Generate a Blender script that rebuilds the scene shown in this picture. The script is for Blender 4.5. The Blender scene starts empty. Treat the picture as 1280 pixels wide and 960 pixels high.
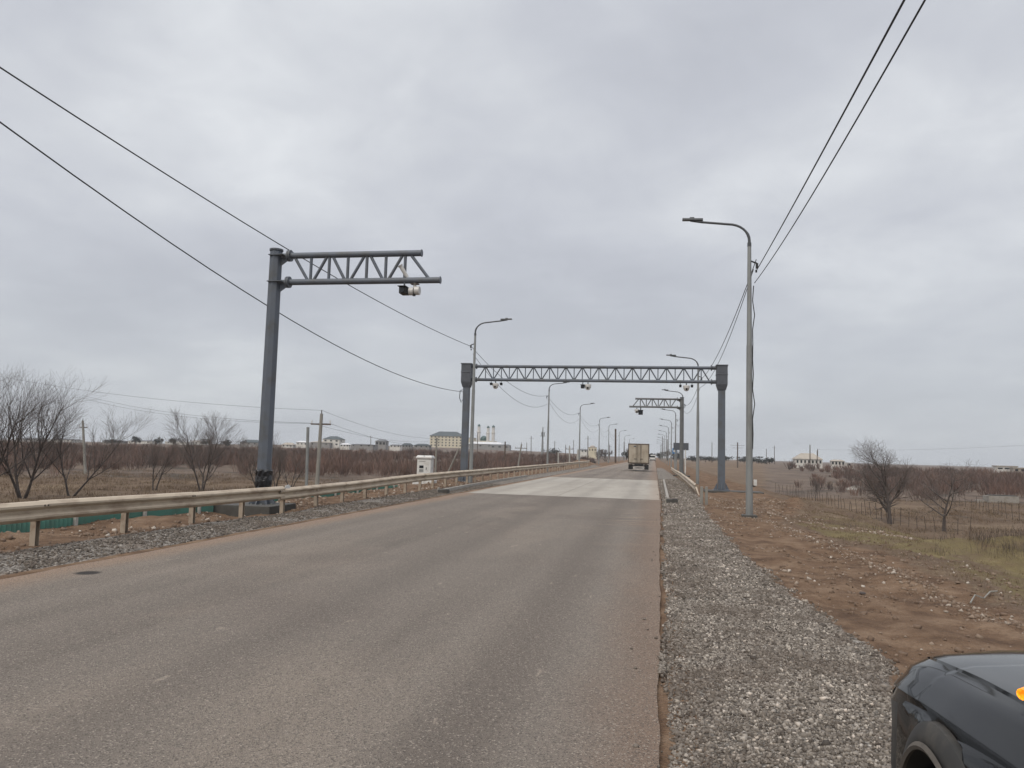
import bpy, math, random
import numpy as np
from math import sin, cos, pi, radians, sqrt, atan2
from mathutils import Vector, Matrix
S = bpy.context.scene
COL = S.collection
# ------------------------------------------------------------------ camera
EYE = 1.65; FOC = 960.0
yaw, pitch, roll = radians(10.6), radians(5.12), radians(1.6)
fw = Vector((-sin(yaw)*cos(pitch), cos(yaw)*cos(pitch), sin(pitch)))
r0 = Vector((cos(yaw), sin(yaw), 0)); u0 = r0.cross(fw)
CR = r0*cos(roll)+u0*sin(roll); CU = -r0*sin(roll)+u0*cos(roll)
CP = Vector((0, 0, EYE))
cd = bpy.data.cameras.new('camera'); cam = bpy.data.objects.new('camera', cd); COL.objects.link(cam)
M = Matrix((CR, CU, -fw)).transposed().to_4x4(); M.translation = CP
cam.matrix_world = M
cd.sensor_width = 36; cd.lens = 36*FOC/1280; cd.clip_start = .05; cd.clip_end = 12000
S.camera = cam
def ray(x, y): return fw + CR*((x-640)/FOC) - CU*((y-480)/FOC)
def at(x, y, Y):
    d = ray(x, y); return CP + d*(Y/d.y)
def onz(x, y, z=0.0):
    d = ray(x, y); return CP + d*((z-EYE)/d.z)
# ------------------------------------------------------------------ render, world, sun
S.view_settings.view_transform = 'Standard'; S.view_settings.look = 'None'
S.view_settings.gamma = 1; S.view_settings.use_curve_mapping = False
S.view_settings.exposure = 0.0
S.cycles.max_bounces = 6; S.cycles.volume_bounces = 0; S.cycles.volume_step_rate = 20
S.cycles.transparent_max_bounces = 8
SUN_EL, SUN_AZ = radians(48), radians(200)
w = bpy.data.worlds.new('World'); S.world = w; w.use_nodes = True
nt = w.node_tree; nt.nodes.clear()
def N(nt, t, **k):
    n = nt.nodes.new(t)
    for a, b in k.items(): setattr(n, a, b)
    return n
def math_(nt, op, a, b=None, c=None, clamp=False):
    n = N(nt, 'ShaderNodeMath', operation=op); n.use_clamp = clamp
    for i, v in enumerate((a, b, c)):
        if v is None: continue
        if isinstance(v, (int, float)): n.inputs[i].default_value = v
        else: nt.links.new(v, n.inputs[i])
    return n.outputs[0]
def mixc(nt, f, a, b, mode='MIX'):
    n = N(nt, 'ShaderNodeMix', data_type='RGBA', blend_type=mode)
    for s, v in ((n.inputs[0], f), (n.inputs[6], a), (n.inputs[7], b)):
        if isinstance(v, (int, float)): s.default_value = v
        elif isinstance(v, (tuple, list)): s.default_value = (*v[:3], 1)
        else: nt.links.new(v, s)
    return n.outputs[2]
def noise(nt, vec, scale, detail=3, rough=.5, dist=0, out=0):
    n = N(nt, 'ShaderNodeTexNoise'); n.inputs['Scale'].default_value = scale
    n.inputs['Detail'].default_value = detail; n.inputs['Roughness'].default_value = rough
    n.inputs['Distortion'].default_value = dist
    if vec is not None: nt.links.new(vec, n.inputs['Vector'])
    return n.outputs[out]
def ramp(nt, fac, stops):
    n = N(nt, 'ShaderNodeValToRGB'); nt.links.new(fac, n.inputs[0])
    e = n.color_ramp.elements
    while len(e) < len(stops): e.new(.5)
    for q, (p, c) in zip(e, stops):
        q.position = p; q.color = (*c, 1) if isinstance(c, (tuple, list)) else (c, c, c, 1)
    return n.outputs[0]
def mapr(nt, v, a, b, c=0.0, d=1.0, smooth=True):
    n = N(nt, 'ShaderNodeMapRange', interpolation_type='SMOOTHSTEP' if smooth else 'LINEAR')
    nt.links.new(v, n.inputs[0])
    for i, q in enumerate((a, b, c, d)): n.inputs[i+1].default_value = q
    return n.outputs[0]
tc = N(nt, 'ShaderNodeTexCoord'); sx = N(nt, 'ShaderNodeSeparateXYZ'); nt.links.new(tc.outputs['Generated'], sx.inputs[0])
zc = math_(nt, 'MAXIMUM', sx.outputs[2], 0.0)
den = math_(nt, 'ADD', zc, 0.22)
cb = N(nt, 'ShaderNodeCombineXYZ')
nt.links.new(math_(nt, 'DIVIDE', sx.outputs[0], den), cb.inputs[0])
nt.links.new(math_(nt, 'DIVIDE', sx.outputs[1], den), cb.inputs[1])
cb.inputs[2].default_value = 3.7
n1 = noise(nt, cb.outputs[0], 1.0, 4, .45, .35)
n2 = noise(nt, cb.outputs[0], 3.4, 5, .55, .3)
cl = math_(nt, 'ADD', math_(nt, 'MULTIPLY', n1, .70), math_(nt, 'MULTIPLY', n2, .30))
ccol = ramp(nt, cl, [(.36, (.520, .540, .596)), (.47, (.588, .610, .664)), (.54, (.650, .673, .718)), (.65, (.785, .810, .842))])
hz = mapr(nt, zc, 0, .3)
ccol = mixc(nt, math_(nt, 'MULTIPLY', math_(nt, 'SUBTRACT', 1.0, hz), .6), ccol, (.515, .545, .575))
zen = mapr(nt, zc, .5, 1.0, 1.0, 2.6)
cm = N(nt, 'ShaderNodeVectorMath', operation='SCALE'); nt.links.new(ccol, cm.inputs[0]); nt.links.new(math_(nt, 'MULTIPLY', zen, 10.0), cm.inputs['Scale'])
sky = N(nt, 'ShaderNodeTexSky', sky_type='NISHITA'); sky.sun_disc = False; sky.sun_elevation = SUN_EL; sky.sun_rotation = SUN_AZ
bg = N(nt, 'ShaderNodeBackground'); bg.inputs[1].default_value = 0.1
nt.links.new(mixc(nt, .96, sky.outputs[0], cm.outputs[0]), bg.inputs[0])
wo = N(nt, 'ShaderNodeOutputWorld'); nt.links.new(bg.outputs[0], wo.inputs[0])
sl = bpy.data.lights.new('sun', 'SUN'); sl.energy = 1.7; sl.angle = radians(35); sl.color = (1, .90, .76)
so = bpy.data.objects.new('sun', sl); COL.objects.link(so)
sd = Vector((sin(SUN_AZ)*cos(SUN_EL), cos(SUN_AZ)*cos(SUN_EL), sin(SUN_EL)))
so.rotation_euler = (-sd).to_track_quat('-Z', 'Y').to_euler()
# ------------------------------------------------------------------ materials
def newmat(name):
    m = bpy.data.materials.new(name); m.use_nodes = True
    nt = m.node_tree; b = nt.nodes['Principled BSDF']; return m, nt, b
def pos(nt, scale=(1, 1, 1), obj=False):
    if obj: o = N(nt, 'ShaderNodeTexCoord').outputs['Object']
    else: o = N(nt, 'ShaderNodeNewGeometry').outputs['Position']
    mp = N(nt, 'ShaderNodeMapping'); nt.links.new(o, mp.inputs[0]); mp.inputs['Scale'].default_value = scale
    return mp.outputs[0]
def bump(nt, b, h, s=.5, d=.01):
    n = N(nt, 'ShaderNodeBump'); n.inputs['Strength'].default_value = s; n.inputs['Distance'].default_value = d
    nt.links.new(h, n.inputs['Height']); nt.links.new(n.outputs[0], b.inputs['Normal'])
def mat(name, c, rough=.6, metal=0, var=.12, scale=6, c2=None, spec=.5, fine=60, bmp=0, stretch=(1, 1, 1), coat=0):
    m, nt, b = newmat(name)
    p = pos(nt, stretch, obj=True)
    n = noise(nt, p, scale, 5, .6); f = noise(nt, p, fine, 2)
    c2 = c2 or tuple(x*.6 for x in c)
    k = mapr(nt, n, .42, .72)
    k = math_(nt, 'MULTIPLY', k, var*4 if var < .25 else 1.0)
    col = mixc(nt, k, c, c2)
    col = mixc(nt, math_(nt, 'MULTIPLY', f, .25), col, tuple(x*.7 for x in c))
    nt.links.new(col, b.inputs['Base Color'])
    b.inputs['Roughness'].default_value = rough; b.inputs['Metallic'].default_value = metal
    b.inputs['Specular IOR Level'].default_value = spec; b.inputs['Coat Weight'].default_value = coat
    if bmp: bump(nt, b, n, .5, bmp)
    return m
MAT = {}
MAT['steel'] = mat('grey_painted_steel', (.100, .116, .142), .55, 0, .24, 2.5, (.085, .088, .088), fine=40)
MAT['steel_far'] = mat('weathered_grey_paint', (.13, .135, .135), .6, 0, .2, 5, (.08, .08, .08))
MAT['cap'] = mat('dark_blue_grey_paint', (.080, .088, .104), .55)
MAT['black'] = mat('black_rubber', (.012, .012, .013), .55)
MAT['wrap'] = mat('black_plastic_wrap', (.012, .012, .014), .3, bmp=.05, scale=14)
MAT['galv'] = mat('galvanised_lamp_pole', (.26, .27, .265), .55, .3, .2, 4, (.17, .17, .165), stretch=(1, 1, .3))
MAT['concpole'] = mat('aged_concrete_pole', (.25, .24, .215), .85, 0, .2, 4, (.16, .15, .13), bmp=.004, stretch=(1, 1, .3))
MAT['arm'] = mat('dark_grey_lamp_arm', (.07, .075, .08), .5)
MAT['white'] = mat('dusty_white_paint', (.62, .62, .60), .5, 0, .2, 3, (.45, .42, .38))
MAT['whiteplastic'] = mat('white_camera_housing', (.55, .54, .52), .4)
MAT['glassdark'] = mat('dark_glass', (.015, .017, .02), .12)
MAT['conc'] = mat('pale_concrete', (.30, .28, .25), .9, 0, .2, 3, (.20, .17, .14), bmp=.006)
MAT['concdark'] = mat('damp_dark_concrete', (.075, .072, .066), .9, 0, .2, 4, (.05, .045, .04), bmp=.01)
MAT['rail'] = mat('dusty_cream_guard_rail', (.46, .38, .285), .55, 0, .24, 3.4, (.27, .20, .14), fine=30, stretch=(1, .5, 1))
MAT['railpost'] = mat('dusty_cream_guard_post', (.36, .30, .235), .7, 0, .24, 6, (.22, .155, .11))
MAT['bolt'] = mat('dark_rusty_bolt', (.05, .035, .028), .6)
MAT['green'] = mat('faded_green_sheet', (.085, .23, .185), .6, 0, .24, 2, (.09, .17, .135))
MAT['greypost'] = mat('pale_grey_post', (.38, .37, .34), .8)
MAT['wire'] = mat('black_cable', (.015, .015, .017), .6)
MAT['wood'] = mat('dark_weathered_wood', (.10, .075, .06), .9, stretch=(1, 1, .2))
MAT['bark'] = mat('dark_grey_bark', (.085, .070, .062), .95, 0, .2, 10, (.032, .028, .026), bmp=.01, stretch=(1, 1, .3))
MAT['twig'] = mat('fine_grey_brown_twigs', (.135, .112, .100), .95, 0, .1, 2)
MAT['twigpale'] = mat('pale_brown_twigs', (.11, .085, .065), .95, 0, .1, 2)
def tintmat(name, stops, rough=.9, attr='tint', patch=None):
    m, nt, b = newmat(name)
    a = N(nt, 'ShaderNodeAttribute', attribute_name=attr)
    c = ramp(nt, a.outputs['Fac'], stops)
    f = noise(nt, pos(nt), 90, 2)
    c = mixc(nt, math_(nt, 'MULTIPLY', f, .4), c, (.06, .05, .045))
    if patch:
        q = mapr(nt, noise(nt, pos(nt), patch[0], 3), .4, .65)
        c = mixc(nt, math_(nt, 'MULTIPLY', q, patch[2]), c, patch[1])
    if name == 'reddish_brown_thicket_twigs': c = mixc(nt, math_(nt, 'MULTIPLY', mapr(nt, noise(nt, pos(nt), .028, 4, .6), .50, .66), .6), c, (.19, .115, .092))
    nt.links.new(c, b.inputs['Base Color']); b.inputs['Roughness'].default_value = rough
    b.inputs['Specular IOR Level'].default_value = .2
    return m
MAT['stone'] = tintmat('crushed_grey_gravel', patch=(1.3, (.10, .078, .062), .55), stops=[(0, (.055, .046, .038)), (.35, (.165, .143, .12)), (.7, (.31, .274, .235)), (.9, (.50, .45, .39)), (1, (.62, .54, .46))])
MAT['rock'] = tintmat('pale_broken_stone', [(0, (.17, .115, .08)), (.7, (.28, .21, .155)), (1, (.55, .49, .42))])
MAT['brushtwig'] = tintmat('reddish_brown_thicket_twigs', [(0, (.10, .080, .070)), (.5, (.185, .130, .110)), (.8, (.235, .140, .112)), (1, (.24, .19, .145))], .95, patch=(.05, (.095, .077, .070), .8))
MAT['drygrass'] = tintmat('dry_straw_grass', [(0, (.09, .066, .045)), (.5, (.165, .12, .078)), (1, (.27, .205, .13))], .95, patch=(.25, (.15, .10, .07), .6))
MAT['greengrass'] = tintmat('short_olive_grass', [(0, (.10, .074, .045)), (.5, (.175, .135, .072)), (1, (.29, .228, .13))], .95, patch=(.8, (.16, .115, .07), .9))
# --- ground material with albedo zones
def soilcol(nt, p):
    n = noise(nt, p, 1.6, 9, .68); n2 = noise(nt, p, 14, 6, .7)
    c = ramp(nt, n, [(.34, (.082, .050, .032)), (.5, (.158, .100, .063)), (.66, (.235, .162, .108))])
    return mixc(nt, math_(nt, 'MULTIPLY', mapr(nt, n2, .45, .75), .45), c, (.13, .08, .055))
m, nt, b = newmat('ground_soil_gravel_and_dry_field'); MAT['ground'] = m
p = pos(nt); za = N(nt, 'ShaderNodeAttribute', attribute_name='zone')
zs = N(nt, 'ShaderNodeSeparateColor'); nt.links.new(za.outputs['Color'], zs.inputs[0])
en = math_(nt, 'MULTIPLY', math_(nt, 'SUBTRACT', noise(nt, p, 2.3, 6, .65), .5), .9)
def zone(o, lo=.35, hi=.65): return mapr(nt, math_(nt, 'ADD', o, en), lo, hi)
fn = noise(nt, p, .16, 7, .62); fn2 = noise(nt, pos(nt, (.35, 1.6, 1)), .5, 6, .7); fn3 = noise(nt, p, 9, 5, .7)
field = ramp(nt, fn, [(.34, (.092, .064, .045)), (.5, (.15, .106, .072)), (.68, (.225, .168, .112))])
field = mixc(nt, math_(nt, 'MULTIPLY', mapr(nt, fn2, .42, .56), .85), field, (.125, .085, .060))
field = mixc(nt, math_(nt, 'MULTIPLY', mapr(nt, fn3, .5, .75), .5), field, (.34, .28, .18))
brush = ramp(nt, noise(nt, p, .12, 8, .68), [(.36, (.075, .062, .050)), (.5, (.135, .102, .082)), (.64, (.175, .135, .10))])
soil = soilcol(nt, p)
gn = noise(nt, p, .9, 9, .7)
grn = ramp(nt, gn, [(.38, (.135, .095, .060)), (.48, (.15, .118, .062)), (.56, (.165, .132, .066)), (.68, (.235, .185, .10))])
vo = N(nt, 'ShaderNodeTexVoronoi'); vo.inputs['Scale'].default_value = 34; nt.links.new(p, vo.inputs['Vector'])
vs = N(nt, 'ShaderNodeSeparateColor'); nt.links.new(vo.outputs['Color'], vs.inputs[0])
grav = ramp(nt, vs.outputs[0], [(0, (.075, .066, .058)), (.5, (.20, .18, .158)), (.85, (.33, .30, .265)), (1, (.50, .46, .41))])
grav = mixc(nt, math_(nt, 'MULTIPLY', mapr(nt, vo.outputs['Distance'], .45, .75), .7), grav, (.07, .06, .05))
grav = mixc(nt, math_(nt, 'MULTIPLY', mapr(nt, noise(nt, p, .9, 5), .5, .7), .5), grav, (.22, .155, .115))
c = mixc(nt, zone(zs.outputs[2]), field, brush)
c = mixc(nt, zone(zs.outputs[1]), c, grn)
c = mixc(nt, zone(za.outputs['Alpha']), c, soil)
c = mixc(nt, zone(zs.outputs[0]), c, grav)
nt.links.new(c, b.inputs['Base Color']); b.inputs['Roughness'].default_value = .95; b.inputs['Specular IOR Level'].default_value = .15
h = math_(nt, 'ADD', math_(nt, 'MULTIPLY', noise(nt, p, 5, 10, .7), .7), math_(nt, 'MULTIPLY', vo.outputs['Distance'], .35))
bump(nt, b, h, 1.0, .07)
# --- asphalt
m, nt, b = newmat('dusty_worn_asphalt'); MAT['asphalt'] = m
p = pos(nt); ps = N(nt, 'ShaderNodeSeparateXYZ'); nt.links.new(p, ps.inputs[0])
lane = noise(nt, pos(nt, (1, .035, 1)), .75, 4, .55)
patch = noise(nt, pos(nt, (1, .35, 1)), .45, 6, .6)
agg = noise(nt, p, 75, 2, .6); agg2 = N(nt, 'ShaderNodeTexVoronoi'); agg2.inputs['Scale'].default_value = 105; nt.links.new(p, agg2.inputs['Vector'])
a2 = N(nt, 'ShaderNodeSeparateColor'); nt.links.new(agg2.outputs['Color'], a2.inputs[0])
c = ramp(nt, lane, [(.32, (0.142, 0.117, 0.097)), (.48, (0.213, 0.180, 0.150)), (.66, (0.250, 0.214, 0.179))])
c = mixc(nt, math_(nt, 'MULTIPLY', mapr(nt, patch, .47, .66), .75), c, (0.291, 0.242, 0.196))
c = mixc(nt, math_(nt, 'MULTIPLY', mapr(nt, noise(nt, p, .33, 5), .5, .7), .5), c, (0.168, 0.133, 0.111))
def band(x0, wd):   # polished / worn strips the wheels leave
    d = math_(nt, 'ABSOLUTE', math_(nt, 'SUBTRACT', ps.outputs[0], x0)); return mapr(nt, d, wd, 0.0)
wv = math_(nt, 'MULTIPLY', math_(nt, 'SUBTRACT', noise(nt, pos(nt, (0, .1, 0)), 1, 2), .5), .5)
for x0, wd, st, cc in ((-1.15, .6, .62, (0.139, 0.113, 0.093)), (-3.25, .65, .55, (0.142, 0.117, 0.098)), (-4.9, .5, .35, (0.156, 0.129, 0.107)), (-6.6, .45, .3, (0.156, 0.129, 0.107))):
    c = mixc(nt, math_(nt, 'MULTIPLY', band(x0, wd), st), c, cc)
# pale smears and scraped marks
sm = mapr(nt, noise(nt, pos(nt, (3.2, .9, 1)), 1.6, 4, .62), .655, .72)
c = mixc(nt, math_(nt, 'MULTIPLY', sm, .55), c, (0.426, 0.360, 0.290))
mudx = mapr(nt, ps.outputs[0], -1.9, .1); mudy = math_(nt, 'MULTIPLY', mapr(nt, ps.outputs[1], 13, 18), mapr(nt, ps.outputs[1], 28, 24))
mk = mapr(nt, noise(nt, pos(nt, (.5, 3.4, 1)), 1.1, 4, .6, .4), .52, .66)
c = mixc(nt, math_(nt, 'MULTIPLY', math_(nt, 'MULTIPLY', mk, mudx), math_(nt, 'MULTIPLY', mudy, .7)), c, (0.383, 0.292, 0.213))
# soil carried onto both edges
ed = math_(nt, 'ADD', ps.outputs[0], math_(nt, 'MULTIPLY', math_(nt, 'SUBTRACT', noise(nt, pos(nt, (1, .4, 1)), 1.2, 6, .6), .5), .7))
r_ = mapr(nt, ed, -.75, .12); l_ = mapr(nt, ed, -6.75, -7.35)
c = mixc(nt, math_(nt, 'MULTIPLY', r_, .6), c, (0.263, 0.170, 0.114))
c = mixc(nt, math_(nt, 'MULTIPLY', l_, .9), c, (0.320, 0.224, 0.157))
c = mixc(nt, math_(nt, 'MULTIPLY', mapr(nt, a2.outputs[0], .86, .95), .6), c, (0.469, 0.408, 0.342))
c = mixc(nt, math_(nt, 'MULTIPLY', mapr(nt, a2.outputs[1], .3, .1), .65), c, (0.071, 0.060, 0.052))
c = mixc(nt, math_(nt, 'MULTIPLY', mapr(nt, agg, .5, .7), .25), c, (0.121, 0.102, 0.088))
# an oil stain near the left edge
dv = N(nt, 'ShaderNodeVectorMath', operation='DISTANCE'); nt.links.new(pos(nt, (1.0, 1, 0)), dv.inputs[0]); dv.inputs[1].default_value = (-6.98, 8.7, 0)
c = mixc(nt, mapr(nt, dv.outputs['Value'], .19, .10), c, (0.040, 0.034, 0.030))
nt.links.new(c, b.inputs['Base Color']); b.inputs['Roughness'].default_value = .82; b.inputs['Specular IOR Level'].default_value = .3
bump(nt, b, math_(nt, 'ADD', agg, math_(nt, 'MULTIPLY', agg2.outputs['Distance'], 12)), .6, .006)
# --- concrete road slab
m, nt, b = newmat('pale_dusty_concrete_road'); MAT['slab'] = m
p = pos(nt); ps = N(nt, 'ShaderNodeSeparateXYZ'); nt.links.new(p, ps.inputs[0])
c = ramp(nt, noise(nt, pos(nt, (1, .12, 1)), .8, 5, .6), [(.3, (.245, .22, .185)), (.55, (.335, .305, .262)), (.75, (.39, .36, .31))])
c = mixc(nt, math_(nt, 'MULTIPLY', mapr(nt, noise(nt, p, .5, 6), .5, .7), .35), c, (.24, .21, .175))
jt = math_(nt, 'ABSOLUTE', math_(nt, 'SUBTRACT', math_(nt, 'FRACT', math_(nt, 'DIVIDE', ps.outputs[1], 6.1)), .5))
c = mixc(nt, math_(nt, 'MULTIPLY', mapr(nt, jt, .006, .003), .6), c, (.12, .10, .085))
jx = math_(nt, 'ABSOLUTE', math_(nt, 'ADD', ps.outputs[0], 3.75))
c = mixc(nt, math_(nt, 'MULTIPLY', mapr(nt, jx, .05, .02), .5), c, (.14, .12, .10))
c = mixc(nt, math_(nt, 'MULTIPLY', noise(nt, p, 40, 2), .3), c, (.2, .18, .15))
for x0, wd, st in ((-1.0, .4, .4), (-2.75, .4, .4), (-4.9, .4, .28), (-6.5, .4, .28)):
    d_ = math_(nt, 'ABSOLUTE', math_(nt, 'SUBTRACT', ps.outputs[0], x0)); c = mixc(nt, math_(nt, 'MULTIPLY', mapr(nt, d_, wd, 0.0), st), c, (.19, .17, .145))
for y0 in (36.4, 38.2, 46.0):
    d_ = math_(nt, 'ABSOLUTE', math_(nt, 'SUBTRACT', ps.outputs[1], y0)); c = mixc(nt, math_(nt, 'MULTIPLY', mapr(nt, d_, .06, .03), .6), c, (.10, .09, .08))
c = mixc(nt, math_(nt, 'MULTIPLY', mapr(nt, ps.outputs[0], -.5, .2), .45), c, (.26, .185, .13))
nt.links.new(c, b.inputs['Base Color']); b.inputs['Roughness'].default_value = .85
bump(nt, b, noise(nt, p, 60, 3), .4, .004)
# ------------------------------------------------------------------ mesh helpers
class MB:
    def __init__(s): s.v = []; s.f = []
    def add(s, vs, fs):
        o = len(s.v); s.v += [tuple(q) for q in vs]; s.f += [tuple(i+o for i in f) for f in fs]; return s
    def box(s, c, d, rz=0, taper=1.0, bev=0):
        x, y, z = (q/2 for q in d); vs = []
        for k, zz in ((1, -z), (taper, z)):
            for a, bb in ((-x, -y), (x, -y), (x, y), (-x, y)):
                px, py = a*k, bb*k
                vs.append((c[0]+px*cos(rz)-py*sin(rz), c[1]+px*sin(rz)+py*cos(rz), c[2]+zz))
        return s.add(vs, [(3, 2, 1, 0), (4, 5, 6, 7), (0, 1, 5, 4), (1, 2, 6, 5), (2, 3, 7, 6), (3, 0, 4, 7)])
    def tube(s, pts, rad, n=8, cap=True):
        pts = [Vector(q) for q in pts]; rad = rad if isinstance(rad, (list, tuple)) else [rad]*len(pts)
        vs = []; prev = None
        for i, q in enumerate(pts):
            d = (pts[min(i+1, len(pts)-1)]-pts[max(i-1, 0)]).normalized()
            if prev is None: u = d.orthogonal().normalized()
            else: u = (prev-d*prev.dot(d)).normalized()
            prev = u; v = d.cross(u)
            for k in range(n):
                a = 2*pi*k/n; vs.append(q+(u*cos(a)+v*sin(a))*rad[i])
        fs = [(i*n+k, i*n+(k+1) % n, (i+1)*n+(k+1) % n, (i+1)*n+k) for i in range(len(pts)-1) for k in range(n)]
        if cap: fs += [tuple(range(n-1, -1, -1)), tuple((len(pts)-1)*n+k for k in range(n))]
        return s.add(vs, fs)
    def lathe(s, prof, n=16, c=(0, 0, 0)):
        return s.tube([(c[0], c[1], c[2]+z) for r, z in prof], [max(r, .001) for r, z in prof], n)
    def quad(s, a, b, c, d): return s.add([a, b, c, d], [(0, 1, 2, 3)])
    def prism(s, poly, axis, a, b):   # poly in the two other axes, extruded along axis
        n = len(poly); vs = []
        for t in (a, b):
            for q in poly:
                vs.append((t, q[0], q[1]) if axis == 0 else (q[0], t, q[1]) if axis == 1 else (q[0], q[1], t))
        return s.add(vs, [tuple(range(n-1, -1, -1)), tuple(range(n, 2*n))]+[(i, (i+1) % n, n+(i+1) % n, n+i) for i in range(n)])
    def build(s, name, m, parent=None, smooth=False, bevel=0, fix=True):
        me = bpy.data.meshes.new(name); me.from_pydata(s.v, [], s.f)
        if fix:
            import bmesh
            bm = bmesh.new(); bm.from_mesh(me); bmesh.ops.recalc_face_normals(bm, faces=bm.faces); bm.to_mesh(me); bm.free()
        o = bpy.data.objects.new(name, me); COL.objects.link(o)
        if m: me.materials.append(MAT[m] if isinstance(m, str) else m)
        if smooth:
            me.polygons.foreach_set('use_smooth', [True]*len(me.polygons))
            try: me.set_sharp_from_angle(angle=radians(40))
            except Exception: pass
        if bevel:
            bv = o.modifiers.new('bevel', 'BEVEL'); bv.width = bevel; bv.segments = 2; bv.limit_method = 'ANGLE'
        if parent: o.parent = parent
        return o
def empty(name, loc, label, cat, group=None, rz=0):
    o = bpy.data.objects.new(name, None); COL.objects.link(o); o.location = loc; o.rotation_euler = (0, 0, rz)
    o.empty_display_size = .2
    return tag(o, label, cat, group)
def tag(o, label, cat, group=None):
    o['label'] = label; o['category'] = cat
    if group: o['group'] = group
    return o
def copytree(o, parent=None):
    c = o.copy(); COL.objects.link(c); c.parent = parent
    for ch in [q for q in o.children]: copytree(ch, c)
    return c
def npmesh(name, V, F, m, attr=None, smooth=False, parent=None):
    me = bpy.data.meshes.new(name); k = F.shape[1]
    me.vertices.add(len(V)); me.vertices.foreach_set('co', np.asarray(V, np.float32).ravel())
    me.loops.add(F.size); me.loops.foreach_set('vertex_index', np.asarray(F, np.int32).ravel())
    me.polygons.add(len(F)); me.polygons.foreach_set('loop_start', np.arange(0, F.size, k, dtype=np.int32))
    me.polygons.foreach_set('loop_total', np.full(len(F), k, np.int32))
    if smooth: me.polygons.foreach_set('use_smooth', np.ones(len(F), bool))
    me.update(); me.validate()
    for an, (ty, data) in (attr or {}).items():
        a = me.attributes.new(an, ty, 'POINT')
        a.data.foreach_set('value' if ty == 'FLOAT' else 'color', np.asarray(data, np.float32).ravel())
    me.materials.append(MAT[m]); o = bpy.data.objects.new(name, me); COL.objects.link(o)
    if parent: o.parent = parent
    return o
def sstep(a, b, x):
    t = np.clip((x-a)/(b-a), 0, 1); return t*t*(3-2*t)
_g = np.random.RandomState(7).rand(256, 256)
def vn(x, y, s=1.0, o=0):
    x = np.asarray(x, float)/s+o*17.3; y = np.asarray(y, float)/s+o*9.1
    xi = np.floor(x).astype(int); yi = np.floor(y).astype(int); fx = x-xi; fy = y-yi
    fx = fx*fx*(3-2*fx); fy = fy*fy*(3-2*fy); g = lambda i, j: _g[i & 255, j & 255]
    return (g(xi, yi)*(1-fx)+g(xi+1, yi)*fx)*(1-fy)+(g(xi, yi+1)*(1-fx)+g(xi+1, yi+1)*fx)*fy
def fbm(x, y, s, n=4, o=0):
    r = 0; a = .5; t = 0
    for i in range(n): r = r+a*vn(x, y, s/2**i, o+i); t += a; a *= .5
    return r/t
# ------------------------------------------------------------------ terrain
def gravel_edge(y):
    return np.interp(y, [-30, 3, 5.5, 7.2, 8.2, 10.3, 14.5, 20, 26.5, 34, 60, 120, 3000], [1.2, 1.35, 1.55, 1.95, 1.85, 1.66, 1.5, 1.5, 1.6, 1.9, 1.9, 1.2, 1.0])
def grass_edge(y):
    return np.interp(y, [-30, 5, 9.4, 11.5, 15.5, 19, 22, 30, 60, 3000], [4.2, 4.0, 3.9, 4.05, 4.1, 3.4, 3.1, 5.2, 6.5, 8])
def H(x, y):
    x = np.asarray(x, float); y = np.asarray(y, float)
    tr = sstep(4.2, 15.5, x+.9*(fbm(x, y, 9, 3)-.5)); tl = sstep(-11.4, -17.5, x)
    far = sstep(150, 420, np.hypot(x, y))
    z = -2.3*tr*(1-.55*far)-1.6*tl*(1-.45*far)
    hill = 6.8*np.exp(-((x+270)/230)**2-((y-930)/380)**2)*sstep(30, 110, np.abs(x)); z = z+hill
    z = z+1.2*np.exp(-((x+60)/60)**2-((y-330)/120)**2)*sstep(15, 50, np.abs(x))
    out = np.maximum(sstep(.25, 1.2, x), sstep(-7.9, -8.8, x))
    soil = np.maximum(sstep(1.4, 2.6, x), sstep(-9.2, -10.2, x))
    z = z+out*(.03*(fbm(x, y, .9, 3, 2)-.5))+soil*(.20*(fbm(x, y, 1.3, 4, 5)-.5)+.10*(fbm(x, y, .45, 2, 8)-.5)-.03)
    fld = np.maximum(sstep(5, 12, x), sstep(-12, -18, x))
    v_ = x-.10*y; rut = soil*(x > 0)*sstep(5.5, 4, x)
    z = z+rut*.10*(fbm(v_*3.2, y*.28, 1.0, 3, 61)-.5)+out*(x > 0)*(1-soil)*.05*(fbm(x*2.2, y*.2, 1.0, 3, 63)-.5)
    z = z+fld*(.55*(fbm(x, y, 11, 3, 3)-.5)+.3*(fbm(x, y, 3.0, 3, 4)-.5))
    # mound of grass at the right, spoil heap beyond the left rail
    z = z+.75*np.exp(-((x-8.1)/1.9)**2-((y-17.2)/1.3)**2)*(.7+.6*fbm(x, y, .8, 3))
    z = z+.5*np.exp(-((x-6.5)/3.0)**2-((y-31)/1.5)**2)*fbm(x, y, 1, 3, 9)
    z = z+1.0*np.exp(-((x+11.5)/2.0)**2-((y-123)/8.)**2)
    z = z-.16*np.exp(-((x+10.3)/1.0)**2-((y-18.4)/1.9)**2)
    z = z+.18*np.exp(-((x+10.4)/.8)**2)*sstep(9, 11, y)*sstep(17, 15, y)*(fbm(x, y, 1.1, 3, 6)-.3)
    return z-.035*(1-out)
def Hs(x, y): return float(H(np.array([x]), np.array([y]))[0])
def grow(a, b, s, g, lim):
    r = list(np.arange(a, b, s)); q = s
    while r[-1] < lim: q *= g; r.append(r[-1]+q)
    return r
xr = grow(.12, 10, .14, 1.045, 2800); xl = [-q-7.6 for q in grow(0, 6, .16, 1.05, 2900)][::-1]
X = np.array(xl+list(np.linspace(-7.4, -.1, 8))+xr)
Yv = np.array([-60, -40, -30, -22, -16, -12, -8, -5, -2.5]+grow(-1, 26, .15, 1.022, 3800))
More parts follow.
